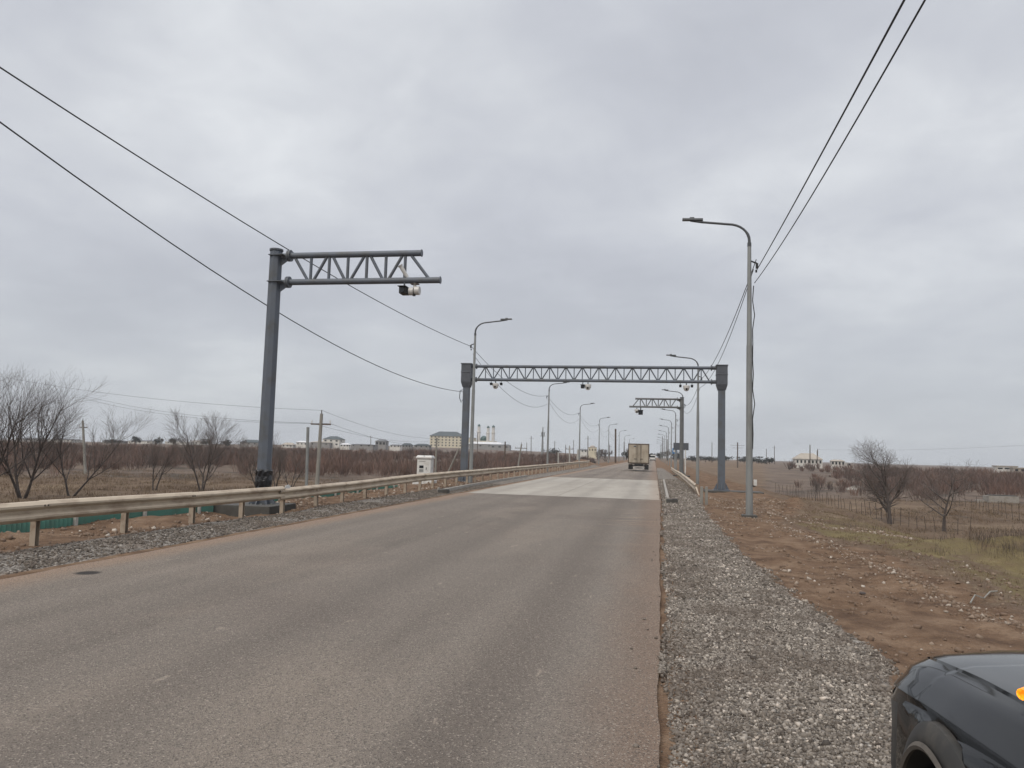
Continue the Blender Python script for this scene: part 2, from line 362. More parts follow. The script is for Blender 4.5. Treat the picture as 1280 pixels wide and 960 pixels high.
GX, GY = np.meshgrid(X, Yv); GZ = H(GX, GY)
nx, ny = len(X), len(Yv)
ge = gravel_edge(GY); gr_ = sstep(.18, -.18, GX-ge)*sstep(.15, .45, GX)*sstep(150, 90, GY)
gl_ = sstep(-7.75, -8.05, GX)*sstep(-9.45, -9.15, GX)*.95*sstep(140, 100, GY)
gravel = np.maximum(gr_, gl_)
gs = grass_edge(GY)
soil = np.maximum(sstep(.8, -.8, GX-gs-.2)*(GX > -.3), sstep(-12.6, -11.3, GX)*(GX < -7))
soil = np.maximum(soil, sstep(.56, .72, fbm(GX, GY, 14, 3, 11))*sstep(40, 60, GY)*sstep(26, 10, GX)*(GX > 0)*.8)
green = sstep(0, 1.2, GX-gs)*sstep(17, 9, GX)*sstep(34, 20, GY)*(.25+1.1*fbm(GX, GY, 3.5, 3, 12))
R_ = np.hypot(GX, GY)
bl = sstep(70, 88, R_+14*(fbm(GX, GY, 18, 3, 13)-.5))*(GX < -13)
brr = sstep(82, 100, R_+14*(fbm(GX, GY, 18, 3, 14)-.5))*(GX > 11)*(sstep(.10, .17, GX/np.maximum(GY, 1)))
brush = np.maximum(bl, brr)*(1-.15*sstep(330, 480, R_))
V = np.stack([GX, GY, GZ], -1).reshape(-1, 3)
i = np.arange((ny-1)*(nx-1)); a = (i//(nx-1))*nx+i % (nx-1)
F = np.stack([a, a+1, a+nx+1, a+nx], -1)
g = npmesh('ground', V, F, 'ground', {'zone': ('FLOAT_COLOR', np.stack([gravel, green, brush, soil], -1).reshape(-1, 4))}, True)
g['kind'] = 'structure'
def sheet(name, x0, x1, ys, z, m, wob=0, seed=0):
    xs = np.array([x0, x0+.3, (x0+x1)/2, x1-.3, x1]); Vv = []; ys = np.array(ys)
    for y in ys:
        for k, x in enumerate(xs):
            o = 0
            if k in (0, 4): o = wob*(float(fbm(np.array([y]), np.array([k*50.+seed]), .7, 4)[0])-.5)*2
            Vv.append((x+o, y, z))
    Vv = [(x+(.0085*min(max(y, 0), 30) if x > -.6 else 0), y, z_) for x, y, z_ in Vv] if name == 'road' else Vv
    n = len(xs); ii = np.arange((len(ys)-1)*(n-1)); aa = (ii//(n-1))*n+ii % (n-1)
    o = npmesh(name, np.array(Vv), np.stack([aa, aa+1, aa+n+1, aa+n], -1), m); o['kind'] = 'structure'; return o
sheet('road', -7.55, .0, list(np.arange(-40, 60, .12))+list(np.arange(60, 200, 1))+[200, 400, 900, 2000, 3700], 0.0, 'asphalt', .035)
sheet('concrete_road_slab', -7.35, .22, np.arange(30.2, 55.2, .12), .006, 'slab', .05, 3)
# ------------------------------------------------------------------ loose stones (stuff)
rs = np.random.RandomState(3)
cube = np.array([[-1, -1, -1], [1, -1, -1], [1, 1, -1], [-1, 1, -1], [-1, -1, 1], [1, -1, 1], [1, 1, 1], [-1, 1, 1]], float)
cf = np.array([[3, 2, 1, 0], [4, 5, 6, 7], [0, 1, 5, 4], [1, 2, 6, 5], [2, 3, 7, 6], [3, 0, 4, 7]])
def stones(name, xy, size, m, label_kind='stuff', flat=.65, tint=None, sink=.25):
    n = len(xy); z = H(xy[:, 0], xy[:, 1]); z = np.where((xy[:, 0] > -7.5) & (xy[:, 0] < .0085*np.clip(xy[:, 1], 0, 30)+.05), .004, z)
    v = cube[None]*(1+.75*(rs.rand(n, 8, 3)-.5))
    sc = size[:, None, None]*.5*np.stack([.7+.6*rs.rand(n), .6+.5*rs.rand(n), flat*(.6+.6*rs.rand(n))], -1)[:, None]
    v = v*sc
    q = rs.normal(size=(n, 4)); q[:, 1:3] *= .45; q /= np.linalg.norm(q, axis=1)[:, None]
    w_, x_, y_, z_ = q.T
    R = np.stack([1-2*(y_**2+z_**2), 2*(x_*y_-z_*w_), 2*(x_*z_+y_*w_), 2*(x_*y_+z_*w_), 1-2*(x_**2+z_**2), 2*(y_*z_-x_*w_), 2*(x_*z_-y_*w_), 2*(y_*z_+x_*w_), 1-2*(x_**2+y_**2)], -1).reshape(n, 3, 3)
    v = np.einsum('nij,nkj->nki', R, v)
    v[:, :, 0] += xy[:, 0, None]; v[:, :, 1] += xy[:, 1, None]; v[:, :, 2] += (z+size*(.5*flat-sink))[:, None]
    Fq = (cf[None]+(np.arange(n)*8)[:, None, None]).reshape(-1, 4)
    t = tint if tint is not None else rs.rand(n)
    o = npmesh(name, v.reshape(-1, 3), Fq, m, {'tint': ('FLOAT', np.repeat(t, 8))}); o['kind'] = 'stuff'; return o
def scat(n, x0, x1, y0, y1, keep):
    xy = np.stack([x0+(x1-x0)*rs.rand(n), y0+(y1-y0)*rs.rand(n)], -1); return xy[keep(xy[:, 0], xy[:, 1])]
ragged = lambda x, y: gravel_edge(y)+.22*(fbm(x, y, .5, 3, 21)-.5)*2
def kr(x, y): return (x > -.04+.0085*np.minimum(y, 30)+.16*fbm(x*0, y, .9, 3)+.05*rs.rand(len(x))-.25*(rs.rand(len(x)) < .004)) & (x < ragged(x, y)+.05*rs.randn(len(x)))
A = scat(76000, -.25, 2.4, 2.6, 9.5, kr); B = scat(42000, -.2, 2.2, 9.5, 22, kr); Cc = scat(16000, .1, 2.6, 22, 60, kr)
L = scat(36000, -9.7, -7.75, 5, 40, lambda x, y: (fbm(x, y, .8, 3, 71)+.35*rs.rand(len(x)) > .58) & (x < -7.9+.2*(fbm(x, y, .6, 3)-.5)) & (x > -9.2+.5*(fbm(x, y, .8, 3, 4)-.5)))
xy = np.concatenate([A, B, Cc, L])
sz = np.concatenate([.008+.018*rs.rand(len(A))**1.7, .012+.02*rs.rand(len(B))**1.5, .02+.03*rs.rand(len(Cc)), .014+.024*rs.rand(len(L))])
big = rs.rand(len(sz)) < .03; sz[big] *= 1.6
tg = np.clip(rs.normal(.48, .25, len(sz)), 0, 1); tg[-len(L):] = np.clip(rs.normal(.30, .20, len(L)), 0, 1)
stones('roadside_gravel', xy, sz, 'stone', tint=tg)
# soil clods, pale stones on the verges
def soilk(x, y): return ((x > gravel_edge(y)) & (x < grass_edge(y)+1.5) & (vn(x, y, 1.1, 31)+.5*rs.rand(len(x)) > .72))
P1 = scat(9000, 1.3, 6, 4, 34, soilk)
P2 = scat(9000, -11.9, -9.2, 7, 45, lambda x, y: vn(x, y, .9, 33)+.5*rs.rand(len(x)) > .8)
bl_ = lambda x, y: np.abs(x-np.interp(y, [7, 9.3, 11.5, 14, 19, 24], [4.4, 3.75, 3.6, 3.7, 3.2, 2.9])) < .35*rs.rand(len(x))
P3 = scat(16000, 2.4, 5.2, 7, 24, bl_)
bs = lambda x, y: np.abs(y-np.interp(x, [2.4, 3.5, 4.1, 5.5, 6.4, 7.5, 9], [28, 25.4, 22.6, 20.8, 20.0, 19.3, 18.6])) < .45+.5*vn(x, y, 1, 3)*rs.rand(len(x))
P4 = scat(16000, 2.4, 9, 17, 29, bs)
P5 = scat(2600, 2.2, 5.0, 24, 34, lambda x, y: vn(x, y, .8, 39) > .45)
xy = np.concatenate([P1, P2, P3, P4, P5])
sz = np.concatenate([.012+.045*rs.rand(len(P1))**3, .02+.07*rs.rand(len(P2))**3, .012+.035*rs.rand(len(P3))**2, .015+.05*rs.rand(len(P4))**2.5, .02+.06*rs.rand(len(P5))**2.5])
tn = np.concatenate([rs.rand(len(P1))**3, rs.rand(len(P2))**3, .1+.85*rs.rand(len(P3))**1.5, .2+.8*rs.rand(len(P4))**1.4, .1+.7*rs.rand(len(P5))**1.5])
stones('broken_stone_litter', xy, sz, 'rock', tint=tn)
# ------------------------------------------------------------------ grass, thickets (stuff)
def blades(name, xy, h, wd, m, lean=.5, tint=None, zoff=0):
    n = len(xy); z = H(xy[:, 0], xy[:, 1])+zoff; a = rs.rand(n)*2*pi; l = lean*rs.rand(n)*h; b_ = rs.rand(n)*2*pi
    base = np.stack([xy[:, 0], xy[:, 1], z-.02], -1); d = np.stack([np.cos(a), np.sin(a), 0*a], -1)*wd[:, None]*.5
    mid = base+np.stack([np.cos(b_)*l*.35, np.sin(b_)*l*.35, h*.55], -1); tip = base+np.stack([np.cos(b_)*l, np.sin(b_)*l, h], -1)
    V = np.stack([base-d, base+d, mid+d*.8, mid-d*.8, tip], 1).reshape(-1, 3)
    k = (np.arange(n)*5)[:, None]
    F = np.concatenate([k+np.array([0, 1, 2]), k+np.array([0, 2, 3]), k+np.array([3, 2, 4])])
    t = tint if tint is not None else rs.rand(n)
    o = npmesh(name, V, F, m, {'tint': ('FLOAT', np.repeat(t, 5))}); o['kind'] = 'stuff'; return o
def clumped(n, x0, x1, y0, y1, keep, k=7, sp=.06):
    c = scat(n, x0, x1, y0, y1, keep); r = np.repeat(c, k, 0); return r+rs.normal(size=r.shape)*sp
G1 = clumped(7500, 3.4, 17, 6.5, 34, lambda x, y: (x > grass_edge(y)+.25+.9*(fbm(x, y, 1.2, 3)-.3)) & (vn(x, y, .9, 41)+.6*rs.rand(len(x)) > .55) & (x < .62*y+1.5), 9, .07)
blades('short_verge_grass', G1, .03+.08*rs.rand(len(G1)), .004+.005*rs.rand(len(G1)), 'greengrass', .9)
G2 = clumped(1500, 5.2, 15, 12, 26, lambda x, y: (np.exp(-((x-8.1)/1.8)**2-((y-17.)/1.3)**2) > .25*rs.rand(len(x))+.15) | (rs.rand(len(x)) < .04), 26, .11)
G2 = G2[(G2[:, 0] > 4.6)]
blades('dry_weed_clumps', G2, .10+.26*rs.rand(len(G2)), .004+.004*rs.rand(len(G2)), 'twigpale', 1.1)
G3 = clumped(9000, -60, -15, 14, 80, lambda x, y: (fbm(x, y, 5, 3, 43) > .42) & (-x > .30*y+9.0) | (rs.rand(len(x)) < .2), 8, .22)
G4 = clumped(7000, 9, 46, 26, 90, lambda x, y: (fbm(x, y, 5, 3, 44) > .42) & (x < .75*y) & (x > .1*y+3), 8, .2)
G34 = np.concatenate([G3, G4])
blades('dry_field_grass', G34, .08+.22*rs.rand(len(G34)), .012+.014*rs.rand(len(G34)), 'drygrass', 1.0)
def thicket(name, centres, hmean, label):
    n = len(centres); k = 34
    hh = hmean*(.45+.55*rs.rand(n))*(.2+1.65*fbm(centres[:, 0], centres[:, 1], 12, 3, 51)); rep = np.repeat(centres, k, 0); N_ = len(rep)
    hb = np.repeat(hh, k); tb = np.repeat(np.clip(rs.normal(.5, .2, n), 0, 1), k)
    off = rs.normal(size=(N_, 2))*(.16*hb)[:, None]
    z = H(rep[:, 0], rep[:, 1]); a = np.arctan2(off[:, 1], off[:, 0])+.5*rs.randn(N_)
    L_ = hb*(.55+.5*rs.rand(N_)); out_ = L_*(.12+.42*rs.rand(N_))
    base = np.stack([rep[:, 0]+off[:, 0], rep[:, 1]+off[:, 1], z-.05+.35*rs.rand(N_)*hb], -1)
    top = base+np.stack([np.cos(a)*out_, np.sin(a)*out_, L_-(base[:, 2]-z)*.6], -1)
    dist = np.hypot(rep[:, 0], rep[:, 1]); wv = (.016+.022*rs.rand(N_))*np.clip(dist/110, .8, 3)
    b2 = rs.rand(N_)*pi; d = np.stack([np.cos(b2), np.sin(b2), 0*b2], -1)*wv[:, None]
    mid = (base+top)/2+np.stack([.08*rs.randn(N_)*hb, .08*rs.randn(N_)*hb, .06*hb], -1)
    V = np.stack([base-d, base+d, mid+d*.8, mid-d*.8, top], 1).reshape(-1, 3)
    q = (np.arange(N_)*5)[:, None]
    F = np.concatenate([q+np.array([0, 1, 2]), q+np.array([0, 2, 3]), q+np.array([3, 2, 4])])
    o = npmesh(name, V, F, 'brushtwig', {'tint': ('FLOAT', np.repeat(np.clip(tb+.15*rs.randn(N_), 0, 1), 5))}); o['kind'] = 'stuff'
    return o
def polar(n, a0, a1, r0_, r1_, keep, pw=.75):
    a = radians(a0)+radians(a1-a0)*rs.rand(n); r = r0_+(r1_-r0_)*rs.rand(n)**(1/pw)
    x = np.sin(a)*r; y = np.cos(a)*r; k = keep(x, y, r); return np.stack([x, y], -1)[k]
TL = polar(4200, -50, -4.3, 70, 330, lambda x, y, r: (x < -14.5-.02*y) & (r+46*(fbm(x, y, 16, 3, 13)-.5) > 84) & (fbm(x, y, 15, 3, 15) > .41), .9)
thicket('bare_thicket', TL, 2.3, '')
TR = polar(3000, 9, 40, 84, 330, lambda x, y, r: (x > 13) & (r+24*(fbm(x, y, 16, 3, 14)-.5) > 96) & (fbm(x, y, 15, 3, 16) > .45) & (np.degrees(np.arctan2(x, y)) > 17-9*rs.rand(len(x))**2.5-3*(r > 200)), .9)
thicket('bare_thicket', TR, 2.4, '')
# ------------------------------------------------------------------ guard rails
PROF = [(0, 0), (.035, .012), (.083, .055), (.083, .085), (.01, .135), (.01, .175), (.083, .225), (.083, .255), (.035, .298), (0, .31)]
def rail_panel(y0, y1, z0, z1, x0, x1, side, parent):
    mb = MB(); n = 7
    for i in range(n):
        t = i/(n-1); y = y0+(y1-y0)*t; z = z0+(z1-z0)*t-.31; x = x0+(x1-x0)*t+random.uniform(-.012, .012)
        mb.v += [(x+side*p, y, z+q) for p, q in PROF]
    k = len(PROF); mb.f = [(i*k+j, i*k+j+1, (i+1)*k+j+1, (i+1)*k+j) for i in range(n-1) for j in range(k-1)]
    o = mb.build('rail_panel', 'rail', parent, smooth=False, fix=False)
    so_ = o.modifiers.new('thick', 'SOLIDIFY'); so_.thickness = .006; so_.offset = 0
    return o
def rail(label, ys, ztop, xx, side, pstep, pbase=None, reflect=()):
    root = empty('guard_rail', (xx(ys[0]), ys[0], 0), label, 'guard rail', 'guard rails along the road')
    ox, oy = root.location.x, root.location.y
    for i in range(len(ys)-1):
        a, b_ = ys[i], ys[i+1]+.12; e = .006 if i % 2 else 0
        p = rail_panel(a-oy, b_-oy, ztop(a)-e, ztop(b_)-e, xx(a)-ox+e*side, xx(b_)-ox+e*side, side, root)
        if a < 45:
            for yb in (a+.03, a+.10):
                for zb in (.08, .235): MB().box((xx(a)-ox+side*(.088 if zb > .2 else .04), yb-oy, ztop(a)-.31+zb), (.02, .028, .028)).build('joint_bolt', 'bolt', p)
    y = ys[0]+.4
    while y < ys[-1]:
        x = xx(y)-ox-side*.075; zt = ztop(y); zb = Hs(xx(y), y)-.4
        mb = MB(); yy = y-oy; ln = random.uniform(-.02, .02)
        mb.box((x, yy-.04, (zt-.06+zb)/2), (.10, .008, zt-.06-zb)); mb.box((x-side*.046, yy+.0, (zt-.062+zb)/2), (.008, .072, zt-.064-zb)); mb.box((x, yy+.04, (zt-.06+zb)/2), (.10, .008, zt-.06-zb))
        mb.box((x+side*.06, yy, zt-.16), (.02, .16, .22))
        mb.v = [(a_+ln*(c_-zt), b2_+ln*.8*(c_-zt), c_) for a_, b2_, c_ in mb.v]
        mb.build('post', 'railpost', root)
        y += pstep
    for y in reflect:
        mb = MB(); mb.prism([(0, -.04), (.055, -.05), (.055, .055), (.015, .055)], 0, side*.028, side*.034)
        o = mb.build('reflector', 'white', root); o.location = (xx(y)-ox, y-oy, ztop(y)-.15)
    return root
random.seed(4)
zA = lambda y: float(np.interp(y, [-8, 9.8, 11.4, 13.5, 16.45, 18.5], [.72, .715, .695, .67, .645, .635]))
zB = lambda y: float(np.interp(y, [18, 20, 23.8, 27, 31, 41, 72, 116], [.575, .585, .615, .66, .70, .71, .745, .84]))
rail('near dusty cream guard rail section ending in a mismatched joint by the tall column', [-6.2, -2, 2.2, 6.4, 10.55, 14.4, 18.42], zA, lambda y: -9.4+.03*sin(y), 1, 2.05, reflect=(16.3,))
rail('long cream guard rail section running from the joint into the distance past the white cabinet', [18.3]+[22.6+4.15*i for i in range(23)], zB, lambda y: -9.42+.035*sin(y*.7), 1, 2.0)
# broken white end plate at the joint
jp = MB(); jp.prism([(-.10, -.02), (.16, -.03), (.20, .03), (.10, .07), (-.08, .05)], 0, 0, .012)
o = jp.build('bent_joint_plate', 'white'); o.location = (-9.30, 18.55, .60); tag(o, 'bent white metal plate on top of the mismatched guard rail joint', 'metal plate')
# right-hand rail, starting beyond the right lamps, with a turned-down end
def railR():
    zt = lambda y: float(np.interp(y, [36, 43, 60, 72], [.42, .52, .56, .50]))
    xx = lambda y: float(np.interp(y, [33, 37, 46, 66, 95], [1.93, 1.93, 1.92, 1.95, 1.98]))
    r = rail('short cream guard rail on the right shoulder, its near end bent down', [37+4.15*i for i in range(14)], zt, xx, -1, 2.0)
    mb = MB()
    mb.tube([(0, 0, .28), (.02, -.7, .14), (.08, -1.5, -.08)], [.05, .035, .03], 6)
    mb.build('end_terminal', 'rail', r)
    return r
railR()
for px, lab in ((877, 'short weathered concrete post left of its twin near the right gantry base'), (883, 'short weathered concrete post right of its twin near the right gantry base')):
    p = onz(px, 629.5); mb = MB(); mb.box((0, 0, .14), (.10, .09, .95), .1, .9)
    o = mb.build('concrete_post', 'concpole', bevel=.01); o.location = (p.x, p.y, 0); tag(o, lab, 'post')
# ------------------------------------------------------------------ gantries
def bars(root, x0, x1, zb, zt, n, r, start, yo=0, zs=0.0):
    # zig-zag braces with a vertical at every node; zs = end slope
    xs = [x0+(x1-x0)*i/n for i in range(n+1)]
    for i in range(n):
        a, c = xs[i], xs[i+1]; up = (i+start) % 2
        m1 = MB().tube([(a+.06*(1 if c > a else -1), yo, zb if up else zt), (c-.06*(1 if c > a else -1), yo, zt if up else zb)], r, 8)
        m1.build('brace', 'steel', root, smooth=True)
        if i < n-0: MB().tube([(c, yo, zb), (c, yo, zt)], r*.95, 8).build('brace', 'steel', root, smooth=True)
def foundation(x, y, z, dx, dy, h, label, m='concdark', rz=0):
    mb = MB().box((0, 0, -h/2), (dx, dy, h), rz); o = mb.build('concrete_foundation', m, bevel=.02)
    o.location = (x, y, z); tag(o, label, 'foundation', 'concrete foundations of the gantries'); return o
def cantilever(loc, side, label, wrap, m='steel'):
    r = empty('camera_gantry', loc, label, 'gantry', 'cantilever gantries over the lane')
    H0 = 7.05
    c = MB(); c.tube([(0, 0, .05), (0, 0, H0-.03)], [.200, .174], 8); co_ = c.build('column', m, r, smooth=False, bevel=.012)
    MB().tube([(0, 0, H0-.02), (0, 0, H0+.03)], .185, 24).build('column_cap', 'cap', r, smooth=True)
    bp = MB().box((0, 0, .03), (.85, .85, .05)); bp.build('base_plate', m, r)
    for k in range(8):
        a = k*pi/4; g_ = MB(); g_.prism([(.17, .05), (.38, .05), (.37, .10), (.20, .36), (.17, .36)], 1, -.01, .01)
        o = g_.build('gusset', m, r); o.rotation_euler = (0, 0, a)
        bt = MB().tube([(.36*cos(a+pi/8), .36*sin(a+pi/8), .05), (.36*cos(a+pi/8), .36*sin(a+pi/8), .13)], .025, 6).build('anchor_bolt', 'galv', r)
    if wrap:
        wr = MB(); n = 20; vs = []
        for k, (z, rr) in enumerate([(.55, .205), (.7, .225), (.85, .21), (.98, .225), (1.02, .195)]):
            for j in range(n): a = 2*pi*j/n; q = rr+.012*sin(j*3+k*2); vs.append((q*cos(a), q*sin(a), z+.03*sin(j*2.3+k)))
        wr.add(vs, [(k*n+j, k*n+(j+1) % n, (k+1)*n+(j+1) % n, (k+1)*n+j) for k in range(4) for j in range(n)])
        wr.build('plastic_wrap', 'wrap', r, fix=False)
    s = side; zt, zb = H0-.16, H0-.90
    for z, xe in ((zt, 4.18), (zb, 4.72)):
        MB().tube([(s*.42, 0, z), (s*xe, 0, z)], .085, 16).build('chord', m, r, smooth=True)
        MB().tube([(s*xe, 0, z), (s*(xe+.02), 0, z)], .10, 16).build('end_cap', m, r, smooth=True)
        f = MB(); f.tube([(s*.14, 0, z), (s*.44, 0, z)], .07, 12); f.tube([(s*.36, 0, z), (s*.40, 0, z)], .16, 16)
        f.tube([(s*.41, 0, z), (s*.45, 0, z)], .16, 16)
        f.prism([(s*.13, z-.05), (s*.38, z-.05), (s*.38, z-.12), (s*.13, z-.30)], 1, -.012, .012)
        f.box((s*.08, 0, z), (.42, .42, .022)); f.build('flange', m, r, smooth=True)
    xs = [.45, 1.02, 1.56, 2.10, 2.64, 3.18, 3.72, 3.98]
    nodes = [.46, 1.00, 1.54, 2.08, 2.62, 3.16, 3.70, 4.00]
    N_ = [.46, 1.05, 1.58, 2.12, 2.66, 3.20, 3.74]
    up = False; pr_ = .042
    for i in range(6):
        a, c_ = N_[i], N_[i+1]; za_, zc_ = (zt, zb) if i % 2 == 0 else (zb, zt)
        MB().tube([(s*(a+.07), 0, za_), (s*(c_-.05), 0, zc_)], pr_, 10).build('brace', m, r, smooth=True)
        MB().tube([(s*c_, 0, zb), (s*c_, 0, zt)], pr_, 10).build('brace', m, r, smooth=True)
    MB().tube([(s*3.86, 0, zt), (s*4.45, 0, zb)], pr_, 10).build('brace', m, r, smooth=True)
    return r
c1 = Vector((-10.35, 19.3, 0.0))
cantilever(tuple(c1), 1, 'large grey cantilever gantry behind the left guard rail, lattice arm over the road', True)
foundation(-10.52, 19.25, .10, 1.62, 1.5, .6, 'square concrete foundation under the near grey cantilever gantry')
c2 = at(851, 591, 71.0); c2 = Vector((2.42, 71.5, 0.05))
cantilever(tuple(c2), -1, 'distant grey cantilever gantry on the right shoulder, arm reaching left', False, 'steel_far')
foundation(c2.x, c2.y, .06, 1.5, 1.5, .45, 'dark concrete foundation under the distant right cantilever gantry')
# portal gantry
gy = 41.3
def portal():
    xl, xr_ = -10.28, 3.42
    r = empty('portal_gantry', ((xl+xr_)/2, gy, 0), 'grey steel portal gantry with lattice beam spanning the whole road on two columns', 'gantry')
    o = (xl+xr_)/2; zt, zb = 6.38, 5.64
    for x in (xl, xr_):
        X_ = x-o; d_ = 1 if x < 0 else -1
        MB().box((X_, 0, 2.65), (.35, .35, 5.2)).build('column', 'steel', r, bevel=.03)
        cp_ = MB(); cp_.box((X_, 0, 5.98), (.56, .56, 1.0)); cp_.box((X_, 0, 6.02), (.60, .60, .05)); cp_.box((X_, 0, 6.5), (.62, .62, .06))
        cp_.add([(X_+a*q, b_*q, z) for z, q in ((5.20, .2), (5.48, .28)) for a, b_ in ((-1, -1), (1, -1), (1, 1), (-1, 1))], [(3, 2, 1, 0), (4, 5, 6, 7), (0, 1, 5, 4), (1, 2, 6, 5), (2, 3, 7, 6), (3, 0, 4, 7)])
        cp_.build('column_head', 'cap', r, bevel=.015)
        MB().box((X_, 0, .04), (.8, .8, .05)).build('base_plate', 'steel', r)
        for k in range(4):
            g_ = MB().prism([(.2, .06), (.38, .06), (.36, .12), (.22, .4), (.2, .4)], 1, -.012, .012).build('gusset', 'steel', r); g_.location.x = X_; g_.rotation_euler.z = k*pi/2
        for z in (zt, zb):
            f = MB().tube([(X_+d_*.26, 0, z), (X_+d_*.52, 0, z)], .10, 12); f.tube([(X_+d_*.50, 0, z), (X_+d_*.55, 0, z)], .15, 12); f.build('flange', 'cap', r, smooth=True)
    A_, B_ = xl-o+.5, xr_-o-.5
    for z in (zt, zb): MB().tube([(A_, 0, z), (B_, 0, z)], .085, 12).build('chord', 'steel', r, smooth=True)
    n = 28; up = 1
    for i in range(n):
        a = A_+.1+(B_-A_-.2)*i/n; c_ = A_+.1+(B_-A_-.2)*(i+1)/n
        za_, zc_ = (zb, zt) if i % 2 == 0 else (zt, zb)
        MB().tube([(a, 0, za_), (c_, 0, zc_)], .034, 8).build('brace', 'steel', r, smooth=True)
        if i < n-1: MB().tube([(c_, 0, zb), (c_, 0, zt)], .026, 8).build('brace', 'steel', r, smooth=True)
    ex = MB().tube([(xl-o-.2, -.1, 5.05), (xl-o-.34, -.12, 5.0), (xl-o-.36, -.12, 4.6), (xl-o-.26, -.1, 4.35), (xl-o-.2, -.1, 4.5)], .02, 6)
    ex.build('cable_coil', 'wire', r)
    return xl, xr_
xl, xr_ = portal()
foundation(xl, gy-.1, -.05, 1.7, 1.6, .45, 'dark concrete foundation under the left portal gantry column')
foundation(xr_+.55, gy-.1, .02, 2.9, 1.6, .45, 'long dark concrete foundation under the right portal gantry column')
# cameras
def dome_cam(x, y, z, label, k=1.0, group='surveillance cameras under the gantries'):
    r = empty('dome_camera', (x, y, z), label, 'camera', group)
    MB().tube([(0, 0, 0), (0, 0, -.12*k)], .03*k, 8).build('bracket', 'steel', r)
    MB().lathe([(.13*k, -.10*k), (.17*k, -.14*k), (.17*k, -.26*k), (.15*k, -.28*k)], 18).build('housing', 'whiteplastic', r, smooth=True) if False else None
    h_ = MB().tube([(0, 0, -.10*k), (0, 0, -.13*k), (0, 0, -.25*k), (0, 0, -.27*k)], [.12*k, .17*k, .17*k, .15*k], 18); h_.build('housing', 'whiteplastic', r, smooth=True)
    pts = [(0, 0, (-.27-.15*sin(t))*k) for t in np.linspace(0, pi/2, 6)]; rr = [max(.15*cos(t)*k, .002) for t in np.linspace(0, pi/2, 6)]
    MB().tube(pts, rr, 18).build('dome', 'whiteplastic', r, smooth=True)
    MB().tube([(0, -.145*k, -.31*k), (0, -.165*k, -.32*k)], .05*k, 10).build('lens', 'glassdark', r, smooth=True)
    return r
def spot_cam(x, y, z, label, k=1.0, m='black', rz=0):
    r = empty('box_camera', (x, y, z), label, 'camera', 'surveillance cameras under the gantries', rz)
    MB().tube([(0, 0, 0), (0, 0, -.12*k)], .02*k, 8).build('bracket', 'steel', r)
    MB().box((0, 0, -.19*k), (.15*k, .26*k, .14*k)).build('housing', m, r, bevel=.01)
    MB().box((0, -.03*k, -.112*k), (.18*k, .32*k, .012*k)).build('sun_shield', m, r)
    MB().tube([(0, -.131*k, -.19*k), (0, -.15*k, -.19*k)], .05*k, 12).build('lens', 'glassdark', r, smooth=True)
    return r
zb = 5.55
for px, lab in ((619.5, 'white dome camera under the left part of the portal beam'), (735, 'white dome camera under the middle of the portal beam'), (858, 'white dome camera under the right part of the portal beam')):
    x = at(px, 480, gy).x; dome_cam(x, gy, zb, lab, 1.0)
for px, lab in ((614, 'small dark camera left of the left dome camera on the portal beam'), (626.5, 'small dark camera right of the left dome camera on the portal beam'), (728.5, 'black box camera beside the middle dome camera on the portal beam'), (850.5, 'small dark camera left of the right dome camera on the portal beam'), (865, 'small dark camera right of the right dome camera on the portal beam')):
    x = at(px, 480, gy).x; spot_cam(x, gy, zb, lab, 1.25 if px == 728.5 else .8)
bx = c1.x+3.98
def near_cams():
    z0 = 7.05-.90; y = c1.y
    r = empty('bullet_camera', (bx-.30, y-.1, z0+.0), 'long white bullet camera tilted up on the arm end of the near gantry', 'camera', 'surveillance cameras under the gantries')
    MB().tube([(-.02, -.02, .42), (.16, .12, .10)], .062, 14).build('housing', 'white', r, smooth=True)
    MB().tube([(-.045, -.04, .46), (-.02, -.02, .42)], [.085, .07], 14).build('hood', 'whiteplastic', r, smooth=True)
    MB().box((.12, .08, .06), (.06, .06, .12)).build('bracket', 'steel_far', r)
    r = spot_cam(bx-.22, y-.05, z0-.06, 'black box camera hanging beside the white cylinder camera on the near gantry arm', 1.25)
    r = empty('cylinder_camera', (bx+.06, y-.02, z0-.08), 'white double cylinder camera hanging under the arm end of the near gantry', 'camera', 'surveillance cameras under the gantries')
    MB().tube([(0, 0, 0), (0, 0, -.18)], .05, 10).build('bracket', 'white', r)
    MB().box((0, 0, -.03), (.26, .2, .02)).build('clamp', 'bolt', r)
    MB().tube([(-.18, 0, -.27), (-.03, 0, -.27)], .13, 18).build('housing', 'whiteplastic', r, smooth=True)
    MB().tube([(.01, 0, -.25), (.17, 0, -.25)], .14, 18).build('housing', 'whiteplastic', r, smooth=True)
    MB().tube([(.0, -.04, -.18), (.0, -.04, -.43)], .05, 10).build('lens', 'black', r, smooth=True)
near_cams()
for o_ in bpy.data.objects:
    if o_.name.startswith('cylinder_camera'): o_.scale = (.82, .82, .82)
    if o_.name.startswith('bullet_camera'): o_.scale = (.85, .85, .85)
xx = c2.x-3.9
dome_cam(xx-.15, c2.y, 6.1, 'pale dome camera under the arm end of the distant right cantilever gantry', 1.2)
spot_cam(xx+.2, c2.y, 6.15, 'black box camera near the arm end of the distant right cantilever gantry', 2.6)
